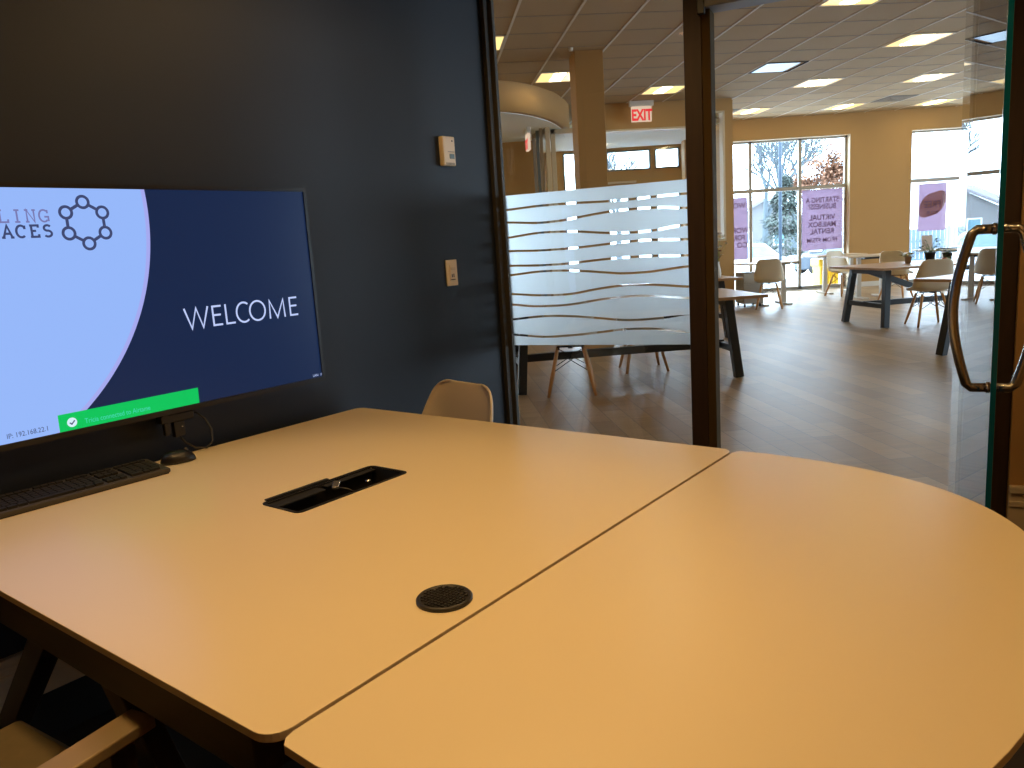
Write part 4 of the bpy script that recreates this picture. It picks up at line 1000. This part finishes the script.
# ------------------------------------------------------------------ outside
def gz(y): return -.07-.046*max(0, min(y-17, 24))
b_ = MB(); ys = [16.2, 17.5, 20, 24, 28, 34, 41, 60, 110]; X0, X1 = -40, 70
vs = [(x, y, gz(y)) for y in ys for x in (X0, X1)]
b_.add(vs, [(2*i, 2*i+1, 2*i+3, 2*i+2) for i in range(len(ys)-1)]); struct(b_, 'ground_snow', 'snow')
b_ = MB(); vs = [(x, y, gz(y)+.01) for y in (20, 24, 28, 34, 40) for x in (X0, X1)]
b_.add(vs, [(2*i, 2*i+1, 2*i+3, 2*i+2) for i in range(4)]); struct(b_, 'road_parking', 'asphalt')
def car(x, y, rz, paint, label, L=4.5, Hh=1.5, suv=False):
    t = thing('parked_car', label, 'car', (x, y, gz(y)), rz, 'cars in the snowy car park')
    l2 = L/2; hb = .95 if suv else .85
    side = [(-l2, .35), (-l2+.05, .78), (-l2+.25, hb), (-l2+1.15, hb+.06), (-l2+1.85, Hh-.04), (-l2+2.3, Hh), (l2-(.6 if suv else 1.2), Hh), (l2-.15 if suv else l2-.55, hb+.08), (l2-.02, hb-.05), (l2, .4), (l2-.1, .28), (-l2+.1, .28)]
    Wd = .88
    b = MB(); n = len(side)
    tw = lambda z: Wd*(1-.22*max(0, (z-hb))/(Hh-hb))
    vs = [(a, -tw(c), c) for a, c in side]+[(a, tw(c), c) for a, c in side]
    b.add(vs, [tuple(range(n)), tuple(range(2*n-1, n-1, -1))]+[(i, (i+1) % n, n+(i+1) % n, n+i) for i in range(n)]); b.build('body', paint, t, bev=.05)
    g = MB()
    for s in (-1, 1):
        zz0, zz1 = hb+.09, Hh-.10
        xa = -l2+1.28; xb = l2-(.40 if suv else .80)
        pl = [(xa, zz0), (xa+.52, zz1), (xb-.45, zz1), (xb, zz0)]
        g.add([(a, s*(tw(c)+.012), c) for a, c in pl], [(0, 1, 2, 3)])
    g.build('side_window', 'carglass', t)
    MB().add([(-l2+1.17, -.70, hb+.12), (-l2+1.17, .70, hb+.12), (-l2+1.80, .62, Hh-.06), (-l2+1.80, -.62, Hh-.06)], [(0, 1, 2, 3)]).build('windscreen', 'carglass', t)
    for a in (-l2+.85, l2-.85):
        for s in (-1, 1):
            wl_ = MB().tube([(a, s*(Wd-.12), .33), (a, s*(Wd+.02), .33)], .33, 20).build('wheel', 'tyre', t)
            MB().tube([(a, s*(Wd-.05), .33), (a, s*(Wd+.035), .33)], .19, 14).build('hub', 'deskleg', wl_)
    for s in (-1, 1): MB().box(l2-.06, l2+.02, s*.72-.12, s*.72+.12, hb-.22, hb-.02).build('tail_lamp', 'taillight', t)
    return t
car(16.5, 39.0, R(3), 'suv', 'dark slate SUV parked outside the left window', 4.7, 1.75, True)
car(11.5, 40.5, R(0), 'whitecar', 'white car with red tail lamp outside the left window')
car(9.6, 33.0, R(4), 'whitecar', 'snow covered pale car at the left in the left window')
car(21.0, 32.5, R(10), 'whitecar', 'white car with a red tail lamp by the fence outside the right window')
# lamp post outside
lpz = thing('lamp_post', 'dark blue grey lamp post standing outside the left window', 'lamp post', (8.05, 23.0, gz(23)), 0)
MB().tube([(0, 0, 0), (0, 0, 7.2)], .048, 12).build('pole', 'bluepole', lpz)
MB().lathe([(.12, 0), (.12, .30), (.05, .35)], n=16).build('base', 'asphalt', lpz)
MB().tube([(0, 0, 7.1), (.5, 0, 7.3), (1.0, 0, 7.3)], .04, 8).box(.9, 1.5, -.14, .14, 7.24, 7.36).build('lamp_arm', 'bluepole', lpz)
# yellow ribbed bin outside
yb = thing('salt_bin', 'tall yellow ribbed bin outside the glass', 'bin', (6.93, 17.0, gz(17.0)), 0)
b = MB().box(-.20, .20, -.2, .2, 0, .62)
for k in range(5): b.box(-.19+.08*k, -.15+.08*k, -.215, -.2, .03, .52)
b.build('body', 'yellow', yb, bev=.01); MB().box(-.24, .24, -.24, .24, .50, .66).build('lid', 'yellow', yb, bev=.02)
# fence
fe = thing('board_fence', 'blue grey board fence beyond the car park in the right window', 'fence', (25.3, 38.5, gz(38.5)), 0)
b = MB()
for k in range(60): b.box(-6+.2*k, -6+.2*k+.17, -.02, .02, .05, 1.85)
b.build('boards', 'fence', fe)
for k in range(6):
    MB().box(-6+2.36*k, -5.88+2.36*k, .02, .14, 0, 1.95).build('post', 'fence', fe)
MB().box(-6, 6, .02, .07, .3, .4).box(-6, 6, .02, .07, 1.2, 1.3).build('rail', 'fence', fe)
# houses
def house(x, y, w_, d, h, rh, rz, wall_m, label, nwin=2):
    t = thing('house', label, 'house', (x, y, gz(y)), rz, 'houses beyond the car park')
    MB().box(-w_/2, w_/2, -d/2, d/2, 0, h).build('wall', wall_m, t)
    P_ = [(-w_/2-.4, h-.1), (0, h+rh), (w_/2+.4, h-.1), (w_/2+.4, h+.12), (0, h+rh+.25), (-w_/2-.4, h+.12)]
    MB().add([(a, -d/2-.4, c) for a, c in P_]+[(a, d/2+.4, c) for a, c in P_], [(0, 1, 4, 5), (1, 2, 3, 4), (6, 11, 10, 7), (7, 10, 9, 8), (5, 4, 10, 11), (4, 3, 9, 10), (1, 0, 6, 7), (2, 1, 7, 8), (0, 5, 11, 6), (3, 2, 8, 9)]).build('roof', 'roof' if wall_m != 'wallext' else 'snow', t)
    MB().add([(-w_/2, -d/2, h), (w_/2, -d/2, h), (0, -d/2, h+rh)], [(0, 1, 2)]).build('gable', wall_m, t)
    for k in range(nwin):
        xx = -w_/2+w_*(k+1)/(nwin+1); f_ = MB().box(xx-.5, xx+.5, -d/2-.06, -d/2, 1.0, 2.2).build('window', 'white_trim', t)
        MB().box(xx-.42, xx+.42, -d/2-.08, -d/2-.06, 1.08, 2.12).build('pane', 'carglass', f_)
    return t
house(22.2, 70, 8, 8, 2.4, 2.2, R(-8), 'housewall', 'grey house with a dark roof beyond the spruce tree')
house(37.4, 60, 12, 10, 5.5, 3.6, R(4), 'wallext', 'large white building with a sloping roof in the right window', 3)
# trees
def bare_tree(x, y, h, label, seed, leafm=None, nleaf=0, mat='twig', spread=.55):
    rnd = random.Random(seed); t = thing('bare_tree', label, 'tree', (x, y, gz(y)), 0, 'trees beyond the car park'); b = MB(); tips = []; LV = 5 if leafm else 6
    def grow(p_, d, L, r_, lv):
        q_ = p_+d*L; b.tube([p_, p_+d*L*.5+Vector((rnd.uniform(-1, 1), rnd.uniform(-1, 1), 0))*L*.04, q_], [r_, r_*.85, r_*.68], 5 if lv < 2 else 3, cap=False)
        if lv >= LV: tips.append(q_); return
        for k in range(3 if lv < 4 else 2+(rnd.random() < .5)):
            a = rnd.random()*6.283; e = Vector((math.cos(a), math.sin(a), rnd.uniform(-.2, .5)))
            nd = (d*.8+e*spread+Vector((0, 0, .12))).normalized(); grow(q_, nd, L*rnd.uniform(.62, .82), r_*.62, lv+1)
    grow(Vector((0, 0, 0)), Vector((0, 0, 1)), h*.22, h*.022, 0)
    b.build('branches', mat, t)
    if leafm:
        f_ = MB()
        for i in range(nleaf):
            q_ = rnd.choice(tips)+Vector((rnd.gauss(0, .25), rnd.gauss(0, .25), rnd.gauss(0, .25)))
            leaf(f_, q_, (rnd.uniform(-1, 1), rnd.uniform(-1, 1), rnd.uniform(-1, .6)), .28, .2)
        f_.build('foliage', leafm, t)
    return t
def spruce(x, y, h, label, seed, w_=.30):
    rnd = random.Random(seed); t = thing('spruce_tree', label, 'tree', (x, y, gz(y)), 0, 'trees beyond the car park')
    MB().tube([(0, 0, 0), (0, 0, h*.5), (0, 0, h)], [h*.018, h*.01, .01], 8).build('trunk', 'bark', t)
    f_ = MB()
    for i in range(2600):
        u = rnd.random()**.8; z = h*(.06+.93*u); rm = h*w_*(1-u)**.85*(.75+.25*math.sin(z*5.0)); rr_ = rm*math.sqrt(rnd.uniform(.15, 1)); a = rnd.random()*6.283
        leaf(f_, (rr_*math.cos(a), rr_*math.sin(a), z), (math.cos(a), math.sin(a), rnd.uniform(-.55, .0)), h*.07, h*.028)
    f_.build('foliage', 'needle', t); return t
spruce(16.4, 46, 5.4, 'snowy green spruce behind the dark SUV', 3, .42)
spruce(12.6, 50, 4.2, 'smaller spruce at the left edge of the window view', 4)
bare_tree(18.6, 56, 14.5, 'tall bare tree rising above the spruce', 11)
bare_tree(22.8, 62, 15, 'bare tree directly behind the rust leaved oak', 12)
bare_tree(20.8, 50, 9.0, 'oak with rust coloured leaves in the left window', 13, 'rust', 2600, 'bark')
bare_tree(8.5, 58, 13, 'bare tree at the left edge of the left window', 14)
SC['scene_note'] = 0; del SC['scene_note']
